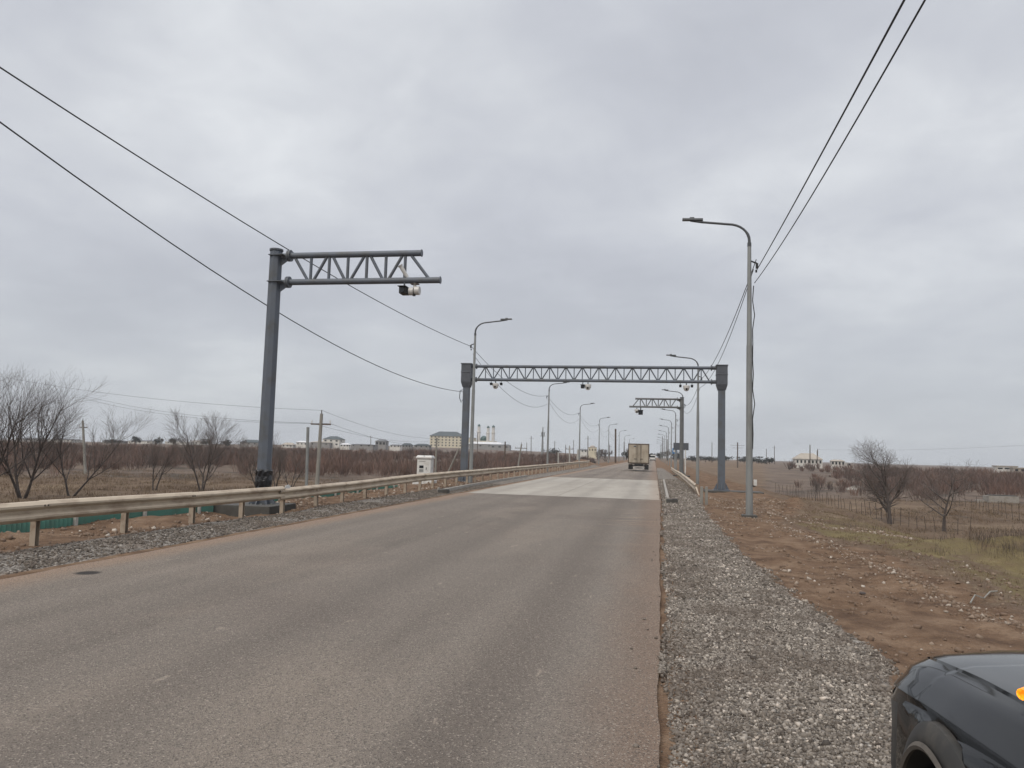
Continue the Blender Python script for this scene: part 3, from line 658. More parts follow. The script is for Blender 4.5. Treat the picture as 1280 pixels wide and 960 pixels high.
# ------------------------------------------------------------------ street lamps
def lamp(loc, side, h, label, conc=True, armlen=1.75, lean=(0, 0)):
    r = empty('street_lamp', loc, label, 'street lamp', 'street lamps along the road'); s = side
    zj = h*.915
    mb = MB()
    if conc: mb.tube([(0, 0, -.3), (0, 0, zj*.62)], [.105, .085], 12); mb.tube([(0, 0, zj*.62), (0, 0, zj)], [.078, .055], 12)
    else: mb.tube([(0, 0, -.3), (0, 0, zj)], [.10, .055], 12)
    mb.build('pole', 'galv', r, smooth=True)
    pts = [(0, 0, zj-.05)]
    for t in np.linspace(0, 1, 8)[0:]:
        a = t*radians(78); R_ = .62
        pts.append((s*(R_-R_*cos(a)), 0, zj+.08+R_*sin(a)*.85))
    e = pts[-1]; pts.append((s*(armlen*.8), 0, e[2]+.10)); pts.append((s*armlen, 0, e[2]+.16))
    ar = MB().tube(pts, [.045]*4+[.036]*(len(pts)-4), 10).build('arm', 'arm', r, smooth=True)
    z = e[2]+.17
    hd = MB(); hd.add([(s*(armlen-.38+a), b_, z+c_) for a, b_, c_ in [(0, -.05, -.03), (.0, .05, -.03), (.62, .10, .0), (.62, -.10, .0), (0, -.04, .05), (0, .04, .05), (.62, .08, .06), (.62, -.08, .06)]], [(0, 1, 2, 3), (7, 6, 5, 4), (0, 4, 5, 1), (1, 5, 6, 2), (2, 6, 7, 3), (3, 7, 4, 0)])
    hd.box((s*(armlen-.05), 0, z+.075), (.14, .06, .04)); hd.build('lamp_head', 'arm', r, bevel=.012)
    hk = MB(); hk.tube([(-s*.05, 0, zj-.55), (-s*.22, 0, zj-.62)], .025, 6); hk.box((-s*.22, 0, zj-.70), (.07, .07, .16)); hk.box((-s*.2, 0, zj-.86), (.05, .05, .08)); hk.build('wire_hook', 'black', r)
    MB().tube([(0, 0, zj-.10), (0, 0, zj+.02)], .062, 10).build('collar', 'arm', r)
    return r, zj
HR = 8.98
R_spots = [(2.78, -3.5), (2.76, 23.7), (2.66, 49.5), (2.62, 75.0), (2.72, 104), (2.75, 131), (2.8, 160), (2.8, 190), (2.8, 222), (2.8, 255), (2.8, 290), (2.8, 330), (2.8, 375)]
ords = ['first', 'second', 'third', 'fourth', 'fifth', 'sixth', 'seventh', 'eighth', 'ninth', 'tenth', 'eleventh', 'twelfth']
LR = []
for i, (x, y) in enumerate(R_spots):
    if i == 0: LR.append((x, y, 7.73)); continue
    lab = {1: 'tall near lamp pole on the right dirt verge with a small white box', 2: 'grey street lamp rising just left of the right portal gantry column', 3: 'street lamp rising behind the distant right cantilever gantry column'}.get(i, '%s street lamp along the right road edge counting from the nearest, small in the distance' % ords[i-1])
    base = Vector((x, y, Hs(x, y)-.03 if y > 30 else Hs(x, y)))
    if i == 1 or i == 2:
        r, zj = lamp(tuple(base), -1, HR if i == 1 else 8.0, lab)
        if i == 2: protoR = r
    else:
        r = copytree(protoR); r.location = base; r['label'] = lab; zj = 8.0*.915
    if i == 1: lampN = r
    LR.append((x, y, zj))
# extras on the nearest right lamp: strap, cable down the pole, meter box
MB().tube([(.09, -.03, z_) if k % 2 else (.12+.03*sin(k), -.04, z_) for k, z_ in enumerate(np.linspace(6.9, 2.0, 12))], .014, 6).build('cable', 'wire', lampN)
o = MB().box((0, 0, 0), (.09, .08, .17)).build('junction_box', 'white', lampN, bevel=.006); o.location = (.165, -.02, 1.02)
MB().box((.12, 0, .92), (.09, .06, .04)).build('bracket', 'black', lampN)
MB().box((0, 0, .0), (.42, .42, .16)).build('footing', 'concdark', lampN, bevel=.02)
L_spots = [(-10.3, 9.0), (-9.58, 40.0), (-10.15, 74.0), (-9.95, 104), (-10.0, 142), (-10.0, 172), (-9.6, 215), (-9.8, 260), (-9.8, 310)]
LL = []
for i, (x, y) in enumerate(L_spots):
    if i == 0: LL.append((x, y, 8.4)); continue
    lab = {1: 'street lamp beside the left portal gantry column, its arm over the beam', 2: 'street lamp behind the portal beam left of centre, head hidden against the beam'}.get(i, '%s street lamp along the left road edge counting from the nearest, small in the distance' % ords[i-1])
    if i == 1: r, zj = lamp((x, y, Hs(x, y)), 1, 8.75, lab); protoL = r; zj0 = zj
    else: r = copytree(protoL); r.location = (x, y, Hs(x, y)-.1); r['label'] = lab; zj = zj0
    LL.append((x, y, zj))
# ------------------------------------------------------------------ wires
def wire(p, q, sag, n=22):
    p, q = Vector(p), Vector(q); return [p.lerp(q, t)-Vector((0, 0, sag*4*t*(1-t))) for t in [i/n for i in range(n+1)]]
def cable(label, spans, rad, cat='cable', grp='overhead wires along the road'):
    mb = MB()
    for s_ in spans: mb.tube(s_, rad, 5)
    o = mb.build('overhead_wire', 'wire'); tag(o, label, cat, grp); return o
cable('upper black wire along the left lamp poles, crossing behind the near gantry arm', [wire((LL[i][0]-.2, LL[i][1], LL[i][2]-.7), (LL[i+1][0]-.2, LL[i+1][1], LL[i+1][2]-.7), .4 if i == 0 else .9) for i in range(6)], .014)
gcol = (xl-.2, gy, 4.95)
cable('lower overhead wire swooping from upper left down to the left portal gantry column', [wire((-10.5, 9.0, 7.0), gcol, 1.0)], .014)
cable('lower thin overhead wire sagging between the left lamp poles beyond the portal gantry', [wire((LL[i][0]-.1, LL[i][1], LL[i][2]-1.1), (LL[i+1][0]-.1, LL[i+1][1], LL[i+1][2]-1.5), 1.3) for i in range(1, 6)], .012)
cable('left of the two wires running from the upper right to the near lamp', [wire((1.95, -3.5, 5.6), (2.96, 23.7, 7.32), .12)]+[wire((LR[i][0]+.2, LR[i][1], LR[i][2]-.55), (LR[i+1][0]+.2, LR[i+1][1], LR[i+1][2]-.7), .55) for i in range(1, 5)], .013)
cable('right of the two wires running from the upper right to the near lamp', [wire((2.2, -3.5, 6.1), (2.91, 23.7, 6.95), .4)]+[wire((LR[i][0]+.12, LR[i][1], LR[i][2]-(.85 if i == 1 else 1.25)), (LR[i+1][0]+.12, LR[i+1][1], LR[i+1][2]-1.25), .75) for i in range(1, 5)], .011)
# ------------------------------------------------------------------ utility poles
def upole(base, top, label, arms=1, m='concpole', r0_=.13, r1_=.09, aw=1.3):
    b_, t_ = Vector(base), Vector(top); r = empty('utility_pole', base, label, 'utility pole', 'utility poles in the fields')
    d = t_-b_; MB().tube([(0, 0, -.5), d], [r0_, r1_], 8).build('pole', m, r, smooth=True)
    for k in range(arms):
        c = d*(1-.12-.10*k); w_ = aw*(1 if k == 0 else .7)
        a_ = MB(); a_.box(c, (w_, .08, .08)); a_.build('crossarm', 'wood', r)
        for sx_ in (-1, 1): MB().tube([c+Vector((sx_*w_*.46, 0, .03)), c+Vector((sx_*w_*.46, 0, .24))], .035, 6).build('insulator', 'white' if m == 'concpole' else 'bolt', r)
    if arms: MB().tube([d, d+Vector((0, 0, .22))], .03, 6).build('insulator', 'bolt', r)
    return r
def pole_px(px, py, qx, qy, Y, label, **k):
    b_ = at(px, py, Y); t_ = at(qx, qy, Y); b_.z = Hs(b_.x, b_.y); return upole(b_, t_, label, **k), t_
_, t1 = pole_px(395, 622, 402, 517, 44.4, 'leaning pale concrete utility pole with crossarm right of the near gantry column', r0_=.15, r1_=.10)
pole_px(383, 618, 385, 534, 47, 'bare grey wooden post between the near gantry column and the pale utility pole', arms=0, m='galv', r0_=.10, r1_=.10)
_, t0 = pole_px(107.5, 595, 103.5, 526, 66, 'narrow utility pole half hidden behind the bare tree crowns at far left', r0_=.14, r1_=.1, aw=.9)
_, t2 = pole_px(544, 592, 546, 547, 56, 'thin bare pole between the white cabinet and the left portal column', arms=0, r0_=.09, r1_=.07)
b_ = at(550, 592, 57); b_.z = Hs(b_.x, b_.y); t_ = at(574, 560, 57)
tag(MB().tube([b_, t_], [.08, .06], 8).build('strut_pole', 'concpole', smooth=True), 'slanting pale strut leaning right towards the left portal column', 'strut')
pole_px(631, 584, 631.5, 552, 110, 'dark thin pole behind the rail right of the left street lamp', arms=0, m='wood')
pole_px(645, 585, 652, 555, 100, 'small leaning utility pole with crossarm between the left lamps', aw=1.6, r0_=.12)
for px, py, qx, qy, lab in ((698, 578, 698, 565, 'short pale post between the second and third left lamps'), (712, 578, 712, 558, 'taller pale pole left of the third left lamp'), (721.5, 578, 722.5, 562, 'thick pale leaning post just left of the third left lamp')):
    pole_px(px, py, qx, qy, 135, lab, arms=1 if px == 712 else 0, r0_=.14 if px < 720 else .22, r1_=.12, m='greypost', aw=1.2)
pole_px(769.5, 572, 769.5, 536, 185, 'brown bare wooden pole among the far left lamps', arms=0, m='wood', r0_=.22, r1_=.2)
pole_px(922, 574, 922, 553, 300, 'far utility pole with two crossarms right of the right portal column', arms=2, m='wood', r0_=.25, r1_=.2, aw=5)
far = [(597, 556, 597, 541), (664, 560, 664, 545), (658.5, 562, 658.5, 553), (693, 562, 693.5, 551), (717, 563, 717, 550), (735, 562, 735, 545), (707, 562, 707, 556), (762, 566, 762, 556), (780, 568, 780, 552), (828, 568, 828, 545), (834, 570, 834, 549), (839, 570, 839, 553), (890, 570, 890, 553), (968, 574, 968, 557), (958, 574, 958, 561), (905, 572, 905, 560), (1022, 573, 1022, 561), (463.5, 557, 463.5, 545)]
for k, (px, py, qx, qy) in enumerate(far):
    Y = 420+37*(k % 5)
    pole_px(px, py+3, qx, qy, Y, 'thin distant utility pole on the skyline, pole %s counting from the left' % (sorted(q[0] for q in far).index(px)+1), arms=1 if k % 2 else 0, m='wood', r0_=.24, r1_=.18, aw=3.2)
# telecom mast
b_ = at(678, 562, 520); b_.z = Hs(b_.x, b_.y); hT = at(678, 534, 520).z-b_.z
r = empty('telecom_mast', b_, 'slim grey telecom mast with antenna panels on the skyline', 'mast')
MB().tube([(0, 0, 0), (0, 0, hT)], [.9, .35], 8).build('mast_tube', 'galv', r, smooth=True)
an = MB()
for k in range(3): an.box((1.0*cos(k*2.1), 1.0*sin(k*2.1), hT-4.5), (.5, .5, 2.4), k*2.1)
an.box((0, 0, hT-6), (3.0, 3.0, .3)); an.build('antenna_ring', 'steel_far', r)
# thin field power lines
tL = at(-60, 458, 60); tR = at(560, 545, 95)
W = lambda a, b_, s_: wire(a, b_, s_, 14)
A1, A2 = t1+Vector((0, 0, .2)), t1+Vector((-.6, 0, -.6)); A3 = t1+Vector((.6, 0, -.6))
cable('topmost faint power line crossing the field at the far left', [W(at(-60, 458, 52), A1, .6), W(A1, at(548, 548, 80), .5)], .008, grp='faint field power lines')
cable('middle faint power line ending at the left end of the crossarm in the field', [W(at(103, 494, 62), A2, .5), W(A2, at(535, 552, 80), .4)], .008, grp='faint field power lines')
cable('lowest faint power line ending at the right end of the crossarm in the field', [W(at(103, 498, 62), A3, .6), W(A3, at(545, 556, 80), .5)], .008, grp='faint field power lines')
cable('faint power line along the skyline at the far right', [W(at(1022, 562, 330), at(1320, 554, 300), 1.0)], 0.02, grp='faint field power lines')
# ------------------------------------------------------------------ green fence, cabinet, kerbs, hose
def greenfence():
    r = empty('green_sheet_fence', (-11.25, 9, 0), 'low faded green corrugated sheet fence behind the near left guard rail', 'fence')
    mb = MB(); y = 2.0; n = 0; vs = []
    while y < 33: vs.append((.022 if n % 2 else -.022, y)); n += 1; y += .055
    for x, yy in vs:
        zb_ = min(Hs(-11.2, yy), 0)-.25; mb.v += [(x+.03*sin(yy*.6), yy-9, zb_), (x+.03*sin(yy*.6), yy-9, .235+.03*sin(yy*.9)-.004*yy)]
    mb.f = [(2*i, 2*i+2, 2*i+3, 2*i+1) for i in range(len(vs)-1)]
    o = mb.build('sheet', 'green', r, fix=False); m_ = o.modifiers.new('t', 'SOLIDIFY'); m_.thickness = .008
    y = 3.0
    while y < 33: MB().box((.06, y-9, -.02), (.06, .07, .62)).build('post', 'greypost', r); y += 2.1
greenfence()
def cabinet():
    p = at(531, 600, 38.5); x, y = p.x, 38.5
    r = empty('equipment_cabinet', (x, y, -.06), 'white roadside equipment cabinet with twin roof caps and grey panels behind the rail', 'cabinet')
    MB().box((0, 0, .76), (.84, .62, 1.30)).build('body', 'white', r, bevel=.015)
    MB().box((0, 0, 1.44), (.98, .76, .10)).build('roof', 'white', r, bevel=.02)
    for s_ in (-1, 1): MB().box((s_*.245, 0, 1.52), (.44, .62, .08), 0, .85).build('roof_cap', 'white', r, bevel=.02)
    MB().box((-.05, -.315, .72), (.66, .02, 1.12)).build('door', 'white', r, bevel=.006)
    MB().box((-.14, -.330, .93), (.26, .012, .15)).build('dark_panel', 'glassdark', r)
    MB().box((-.14, -.330, .73), (.26, .012, .15)).build('dark_panel', 'galv', r)
    MB().box((.16, -.335, .84), (.035, .02, .14)).build('handle', 'black', r)
    MB().box((-.1, -.33, 1.24), (.4, .01, .02)).build('vent', 'galv', r)
    r.scale = (.87, .87, .93)
    o = MB().box((0, 0, 0), (1.05, .9, .42)).build('concrete_plinth', 'white', bevel=.02); o.location = (x, y, -.1); tag(o, 'pale concrete plinth under the white equipment cabinet', 'plinth')
cabinet()
def kerb(pts, label, w_=.13, h=.12):
    mb = MB(); V_ = []
    for x, y in pts: V_ += [(x-w_/2, y, -.05), (x+w_/2, y, -.05), (x+w_/2*.8, y, h), (x-w_/2*.8, y, h)]
    mb.v = V_; n = len(pts)
    mb.f = [(4*i+a, 4*i+(a+1) % 4, 4*i+4+(a+1) % 4, 4*i+4+a) for i in range(n-1) for a in range(4)]+[(3, 2, 1, 0), (4*n-4, 4*n-3, 4*n-2, 4*n-1)]
    o = mb.build('concrete_kerb', 'conc'); tag(o, label, 'kerb', 'kerbs beside the concrete slab'); return o
kerb([(.52, 30.1), (.56, 36), (.60, 44), (.66, 55)], 'low concrete kerb along the right edge of the pale road slab')
kerb([(-8.35, 30.3), (-8.6, 36), (-8.75, 44), (-8.85, 54)], 'low concrete kerb along the left edge of the pale road slab')
for x, y, lab in ((.66, 29.3, 'dark drain box at the near end of the right kerb'), (-8.25, 29.9, 'dark drain box at the near end of the left kerb')):
    r = empty('drain_box', (x, y, 0), lab, 'drain box', 'drain boxes at the kerb ends')
    MB().box((0, 0, .03), (.42, .30, .16)).build('box', 'concdark', r, bevel=.01); MB().box((.1, -.02, .115), (.18, .2, .03)).build('lid', 'black', r); MB().box((-.22, .05, .08), (.06, .2, .22)).build('end_stone', 'conc', r)
hp = [onz(px, py, Hs(3.9, 10.6)+.02) for px, py in ((1213, 757), (1219, 751), (1230, 754), (1238, 749), (1247, 749))]
tag(MB().tube([(q.x, q.y, Hs(q.x, q.y)+.055) for q in hp], .009, 6).build('discarded_hose', 'concpole', smooth=True), 'scrap of pale hose lying where the stones meet the grass', 'hose')
o = MB().lathe([(0, 0), (.035, .01), (.045, .02), (.03, .035), (.0, .038)], 7); o = o.build('clod', 'bolt'); q = onz(1078, 741); o.location = (q.x, q.y, Hs(q.x, q.y)); tag(o, 'dark clod lying alone on the red dirt right of the gravel', 'clod')
q = onz(67, 709); o = MB().lathe([(0, 0), (.05, .0), (.06, .02), (.03, .04), (.0, .042)], 7).build('clod', 'bolt'); o.location = (q.x, q.y, .0); tag(o, 'dark clod at the left asphalt edge', 'clod')
# ------------------------------------------------------------------ wire fences
def wfence(pts, n, label, h=1.05, broken=0):
    r = empty('wire_fence', (pts[0][0], pts[0][1], Hs(*pts[0])), label, 'fence', 'wire fences in the right field'); R0 = Vector(r.location)
    P = np.array(pts); d = np.concatenate([[0], np.cumsum(np.hypot(*np.diff(P, axis=0).T))]); tt = np.linspace(0, d[-1], n); prev = None; rnd = random.Random(n)
    for t in tt:
        x, y = np.interp(t, d, P[:, 0]), np.interp(t, d, P[:, 1]); z = Hs(x, y); hh = h*rnd.uniform(.7, 1.12); lx = rnd.uniform(-.14, .14)
        top = Vector((x+lx, y, z+hh)); MB().tube([Vector((x, y, z-.2))-R0, top-R0], .021, 5).build('post', 'wood', r)
        if prev is not None:
            pass
        prev = top
    mb = MB()
    for zf in (.25, .6, .95):
        mb.tube([Vector((np.interp(t, d, P[:, 0]), np.interp(t, d, P[:, 1]), Hs(np.interp(t, d, P[:, 0]), np.interp(t, d, P[:, 1]))+h*zf))-R0 for t in tt], .006, 3)
    mb.build('strand', 'wire', r)
fp = lambda px, py, Y: (at(px, py, Y).x, Y)
wfence([fp(968, 0, 100), fp(1010, 0, 82), fp(1060, 0, 66), fp(1110, 0, 56.5), fp(1160, 0, 51), fp(1195, 0, 48)], 46, 'nearer fence of thin dark posts running from mid-distance to the two bare trees', 1.15)
wfence([fp(1140, 0, 92), fp(1200, 0, 78), fp(1240, 0, 66), fp(1290, 0, 58)], 26, 'farther fence of thin dark posts right of the smaller bare tree', 1.15)
# ------------------------------------------------------------------ bare trees
def make_tree(px, py, pyt, Y, label, seed, stems, spread, dens=1.0, twm='twig', lean=0, rad=None, levels=4, name='bare_tree', up=.35, grp='bare trees in the fields', jit=.07, sp1=.6, fork=.22):
    base = at(px, py, Y); x, y = base.x, Y; z = Hs(x, y); top = at(px, pyt, Y).z; ht = top-z
    rnd = random.Random(seed); segs = []
    NB = (13, 10, 7, 0) if stems == 1 else (10, 8, 6, 0) if stems == 2 else (9, 8, 6, 0)
    LF = (1, .55, .28, .155) if stems == 1 else (1, .50, .27, .155); RM = .88e-4*Y
    def g_(p, d, L, r, lev, maxl):
        n = (7, 6, 4, 3)[lev]; pts = [p.copy()]; rr = [r]; q = p.copy(); dd = d.copy()
        for i in range(n):
            dd = (dd+Vector((rnd.gauss(0, jit), rnd.gauss(0, jit), (up if lev else .05)*.30+rnd.gauss(0, jit*.4)))*(1 if lev < 3 else .7)).normalized()
            q = q+dd*(L/n); pts.append(q.copy()); rr.append(max(r*(1-.82*(i+1)/n), RM))
        segs.append((pts, rr, lev))
        if lev >= 3: return
        nb = max(2, int(NB[lev]*dens*rnd.uniform(.85, 1.2))); t0_ = fork if lev == 0 else .12
        for k in range(nb):
            t = t0_+(.98-t0_)*(k+rnd.random())/nb; f = t*n; i = min(int(f), n-1); pp = pts[i].lerp(pts[i+1], f-i)
            ax = (pts[i+1]-pts[i]).normalized(); an = rnd.uniform(0, 2*pi)+k*2.4; o_ = ax.orthogonal().normalized(); o_.rotate(Matrix.Rotation(an, 3, ax))
            ang = rnd.uniform(.38, .80)*sp1/.6; nd = (ax*cos(ang)+o_*sin(ang)).normalized()
            ll = ht*LF[lev+1]*(1.12-.62*t)*rnd.uniform(.75, 1.15)
            g_(pp, nd, ll, max(rr[i]*rnd.uniform(.5, .7), RM*1.1), lev+1, maxl)
    R0 = rad or ht*.014
    for s_ in range(stems):
        a = 2*pi*s_/max(stems, 1)+rnd.uniform(-.5, .5)
        d = Vector((cos(a)*spread*rnd.uniform(.7, 1.1)+lean, sin(a)*spread*.8, 1)).normalized()
        g_(Vector((cos(a)*R0*.8*(stems > 1), sin(a)*R0*.8*(stems > 1), -.2)), d, ht*rnd.uniform(.70, .82)*(1 if s_ == 0 else rnd.uniform(.8, 1)), R0*(1 if stems < 2 else .8), 0, levels)
    mz = max(p.z for s_ in segs for p in s_[0]); k = ht/mz
    r = empty(name, (x, y, z), label, 'tree', grp)
    for part, sel, mm in (('trunk', lambda l: l <= 1, 'bark'), ('crown', lambda l: l > 1, twm)):
        Vs, Fs, o_ = [], [], 0
        for pts, rr, lev in segs:
            if not sel(lev): continue
            n = 7 if lev == 0 else 5 if lev == 1 else 3
            pr = None
            for i, p in enumerate(pts):
                d = (pts[min(i+1, len(pts)-1)]-pts[max(i-1, 0)]).normalized(); u = d.orthogonal().normalized() if pr is None else (pr-d*pr.dot(d)).normalized(); pr = u; v = d.cross(u)
                R_ = rr[i]*(1.25 if (lev == 0 and i == 0) else 1)
                for j in range(n): a = 2*pi*j/n; Vs.append(((p+(u*cos(a)+v*sin(a))*R_)*k))
            for i in range(len(pts)-1):
                for j in range(n): Fs.append((o_+i*n+j, o_+i*n+(j+1) % n, o_+(i+1)*n+(j+1) % n, o_+(i+1)*n+j))
            o_ += len(pts)*n
        npmesh(part, np.array([tuple(q) for q in Vs]), np.array(Fs), mm, smooth=(part == 'trunk'), parent=r)
    return r
make_tree(28, 624, 449, 37.5, 'large many-stemmed bare tree at the far left behind the guard rail', 11, 4, .50, .98, up=.3)
make_tree(-28, 628, 458, 35.5, 'bare tree mostly cut off by the left picture edge, crown touching its large neighbour', 12, 3, .5, 1.05)
make_tree(88, 622, 500, 40, 'smaller bare tree right of the large many-stemmed one, leaning right', 23, 2, .40, 1.0, lean=.22)
make_tree(193, 615, 538, 47, 'slender young bare tree between the large left tree and the fan-shaped tree', 34, 2, .16, .8, rad=.075)
make_tree(252, 615, 508, 49.5, 'fan-shaped bare tree left of the near gantry column', 45, 3, .30, 1.05)
make_tree(322, 610, 535, 56, 'thin bare tree partly hidden behind the near gantry column', 56, 3, .4, .75, rad=.07)
make_tree(345, 609, 545, 57, 'thin bare tree just right of the near gantry column', 57, 2, .35, .8, rad=.07)
make_tree(363, 612, 552, 55, 'low thin bare tree left of the grey wooden post', 58, 3, .5, .75, rad=.05)
make_tree(1112, 652, 544, 56.8, 'round-crowned bare tree standing at the wire fence on the right', 61, 1, .05, 1.15, up=.38, rad=.16, sp1=.9, fork=.17)
make_tree(1180, 662, 572, 51.7, 'smaller spreading bare tree right of the round-crowned one', 72, 1, .05, .85, rad=.10, up=.25, sp1=1.1, fork=.22)
make_tree(1019, 626, 600, 80, 'sapling behind the nearer wire fence on the right', 73, 1, .2, .6, rad=.04, levels=3)
for k, (px, py, pt, Y, st) in enumerate([(835, 568, 560, 420, 3), (789, 568, 560, 380, 3), (748, 566, 560, 360, 4), (757, 567, 561, 340, 4)]):
    make_tree(px, py, pt, Y, 'small bare tree on the skyline near the road, number %d from the left' % (sorted([835, 789, 748, 757]).index(px)+1), 80+k, st, .5, .7, rad=.16, levels=3, grp='skyline trees')
# distant evergreen clumps on the skyline: crowns of many leaf-sized faces on a trunk
MAT['leafdark'] = tintmat('distant_dark_evergreen_foliage', [(0, (.030, .034, .030)), (1, (.060, .064, .055))])
def clump_tree(px, pyb, pyt, Y, wpx, label, seed):
    r_ = np.random.RandomState(seed); b_ = at(px, pyb, Y); z = Hs(b_.x, Y); ht = at(px, pyt, Y).z-z; wd = wpx*Y/960
    r = empty('evergreen_tree', (b_.x, Y, z), label, 'tree', 'dark evergreen trees on the skyline')
    MB().tube([(0, 0, -.3), (.1, 0, ht*.35), (0, .1, ht*.7)], [ht*.05, ht*.04, ht*.015], 6).build('trunk', 'bark', r)
    n = 900; cs = r_.normal(size=(14, 3))*[wd*.24, wd*.2, ht*.17]+[0, 0, ht*.58]; c_ = cs[r_.randint(0, 14, n)]+r_.normal(size=(n, 3))*[wd*.10, wd*.10, ht*.10]
    c_[:, 2] = np.clip(c_[:, 2], .05*ht, ht)
    s_ = .30*(.5+r_.rand(n))*Y/500; u = r_.normal(size=(n, 3)); u /= np.linalg.norm(u, axis=1)[:, None]; v = np.cross(u, r_.normal(size=(n, 3))); v /= np.linalg.norm(v, axis=1)[:, None]
    V_ = np.stack([c_-u*s_[:, None], c_+v*s_[:, None]*.7, c_+u*s_[:, None], c_-v*s_[:, None]*.7], 1).reshape(-1, 3)
    npmesh('crown', V_, np.arange(4*n).reshape(-1, 4), 'leafdark', {'tint': ('FLOAT', np.repeat(r_.rand(n), 4))}, parent=r)
cl_ = [(170, 553, 545, 430, 14), (196, 554, 547, 440, 10), (217, 554, 547, 450, 14), (258, 555, 549, 450, 16), (140, 552, 549, 440, 22), (283, 555, 550, 460, 12), (690, 563, 560, 520, 18), (783, 569, 563, 450, 8), (882, 573, 570, 520, 26), (905, 573, 570.2, 530, 24), (930, 574, 570.5, 520, 18), (948, 574, 571, 510, 20), (866, 572, 569.5, 540, 18), (962, 575, 572, 500, 12), (845, 571, 564, 500, 12), (812, 571, 567, 520, 12), (826, 571, 565, 560, 12)]
for k, (px, pb, pt, Y, wd) in enumerate(cl_):
    clump_tree(px, pb+1, pt, Y, wd, 'dark evergreen clump on the skyline, number %d of these from the left' % (sorted(q[0] for q in cl_).index(px)+1), 100+k)
# ------------------------------------------------------------------ buildings
MAT['wallwhite'] = mat('white_plaster', (.62, .60, .56), .9, 0, .1, .3, fine=2)
MAT['wallcream'] = mat('cream_yellow_plaster', (.60, .54, .41), .9, 0, .1, .2, fine=2)
MAT['wallgrey'] = mat('grey_block_wall', (.26, .25, .24), .9, 0, .1, .3, fine=2)
MAT['roofdark'] = mat('dark_slate_roof', (.065, .080, .085), .8, 0, .1, .4, fine=2)
MAT['roofgrey'] = mat('grey_sheet_roof', (.15, .155, .16), .7, 0, .1, .4, fine=2)
MAT['roofpale'] = mat('pale_tan_roof', (.36, .32, .27), .8, 0, .1, .4, fine=2)
MAT['roofwhite'] = mat('white_sheet_roof', (.60, .60, .60), .6, 0, .1, .4, fine=2)
MAT['domegreen'] = mat('dark_green_dome', (.02, .07, .06), .5)
MAT['window'] = mat('dark_window', (.025, .028, .032), .25)
def house(px0, px1, pyb, pye, pyr, Y, label, wall='wallwhite', roof='roofdark', rows=1, cols=3, hip=.3, cat='house', depth=.8, rz=0, name='house', flat=False, ov=.4, wsz=None, grp=None):
    xa, xb = at(px0, pyb, Y), at(px1, pyb, Y); w_ = xb.x-xa.x; cx = (xa.x+xb.x)/2; z0 = at((px0+px1)/2, pyb, Y).z; he = at((px0+px1)/2, pye, Y).z-z0; hr = at((px0+px1)/2, pyr, Y).z-z0; d = w_*depth
    gz = min(Hs(cx, Y), z0)-.5
    r = empty(name, (cx, Y+d/2, z0), label, cat, grp, rz)
    MB().box((0, 0, (he+gz-z0)/2), (w_, d, he-(gz-z0))).build('wall', wall, r)
    if flat: MB().box((0, 0, he+.15), (w_+ov, d+ov, .35)).build('roof', roof, r)
    else:
        m_ = MB(); a, b2 = w_/2+ov, d/2+ov; h_ = min(a*hip*2, b2)
        m_.add([(-a, -b2, he), (a, -b2, he), (a, b2, he), (-a, b2, he), (-a+h_, 0, hr), (a-h_, 0, hr)], [(0, 1, 5, 4), (1, 2, 5), (2, 3, 4, 5), (3, 0, 4), (3, 2, 1, 0)]); m_.build('roof', roof, r)
    ww, wh = (w_/cols*.36, he/rows*.42) if wsz is None else wsz
    for i in range(rows):
        for j in range(cols):
            MB().box((-w_/2+(j+.5)*w_/cols, -d/2-.01, he*(i+.55)/rows), (ww, .12, wh)).build('window', 'window', r)
    for i in range(rows):
        MB().box((w_/2+.01, -d*.2, he*(i+.55)/rows), (.12, ww, wh)).build('window', 'window', r)
    return r
house(537, 577.5, 558.6, 545, 539.2, 850, 'big cream four-storey building with dark hipped roof on the skyline', 'wallcream', 'roofdark', 4, 9, .28, 'building', .45, name='apartment_building', ov=.8, wsz=(1.5, 1.5))
house(577, 592, 558.6, 547.5, 546.8, 870, 'lower cream wing between the big cream building and the mosque', 'wallcream', 'roofgrey', 3, 3, .3, 'building', .9, name='apartment_building', flat=True)
house(584, 628, 560, 555, 552.2, 820, 'long grey hall with pale roof in front of the minarets', 'wallgrey', 'roofwhite', 1, 4, .12, 'building', .3, name='long_hall', wsz=(2, 1.2))
house(612, 637, 561, 556.5, 555.2, 790, 'low grey shed right of the long pale-roofed hall', 'wallgrey', 'roofgrey', 1, 3, .1, 'shed', .4, name='shed')
house(403, 424, 557.5, 549, 545, 520, 'white two-storey house with dark hipped roof right of the leaning utility pole', 'wallwhite', 'roofdark', 2, 3, .3)
house(469, 482, 557.5, 551.5, 549, 540, 'grey house with dark gabled roof left of the cream building', 'wallgrey', 'roofgrey', 1, 3, .25, wsz=(1.6, 1.8))
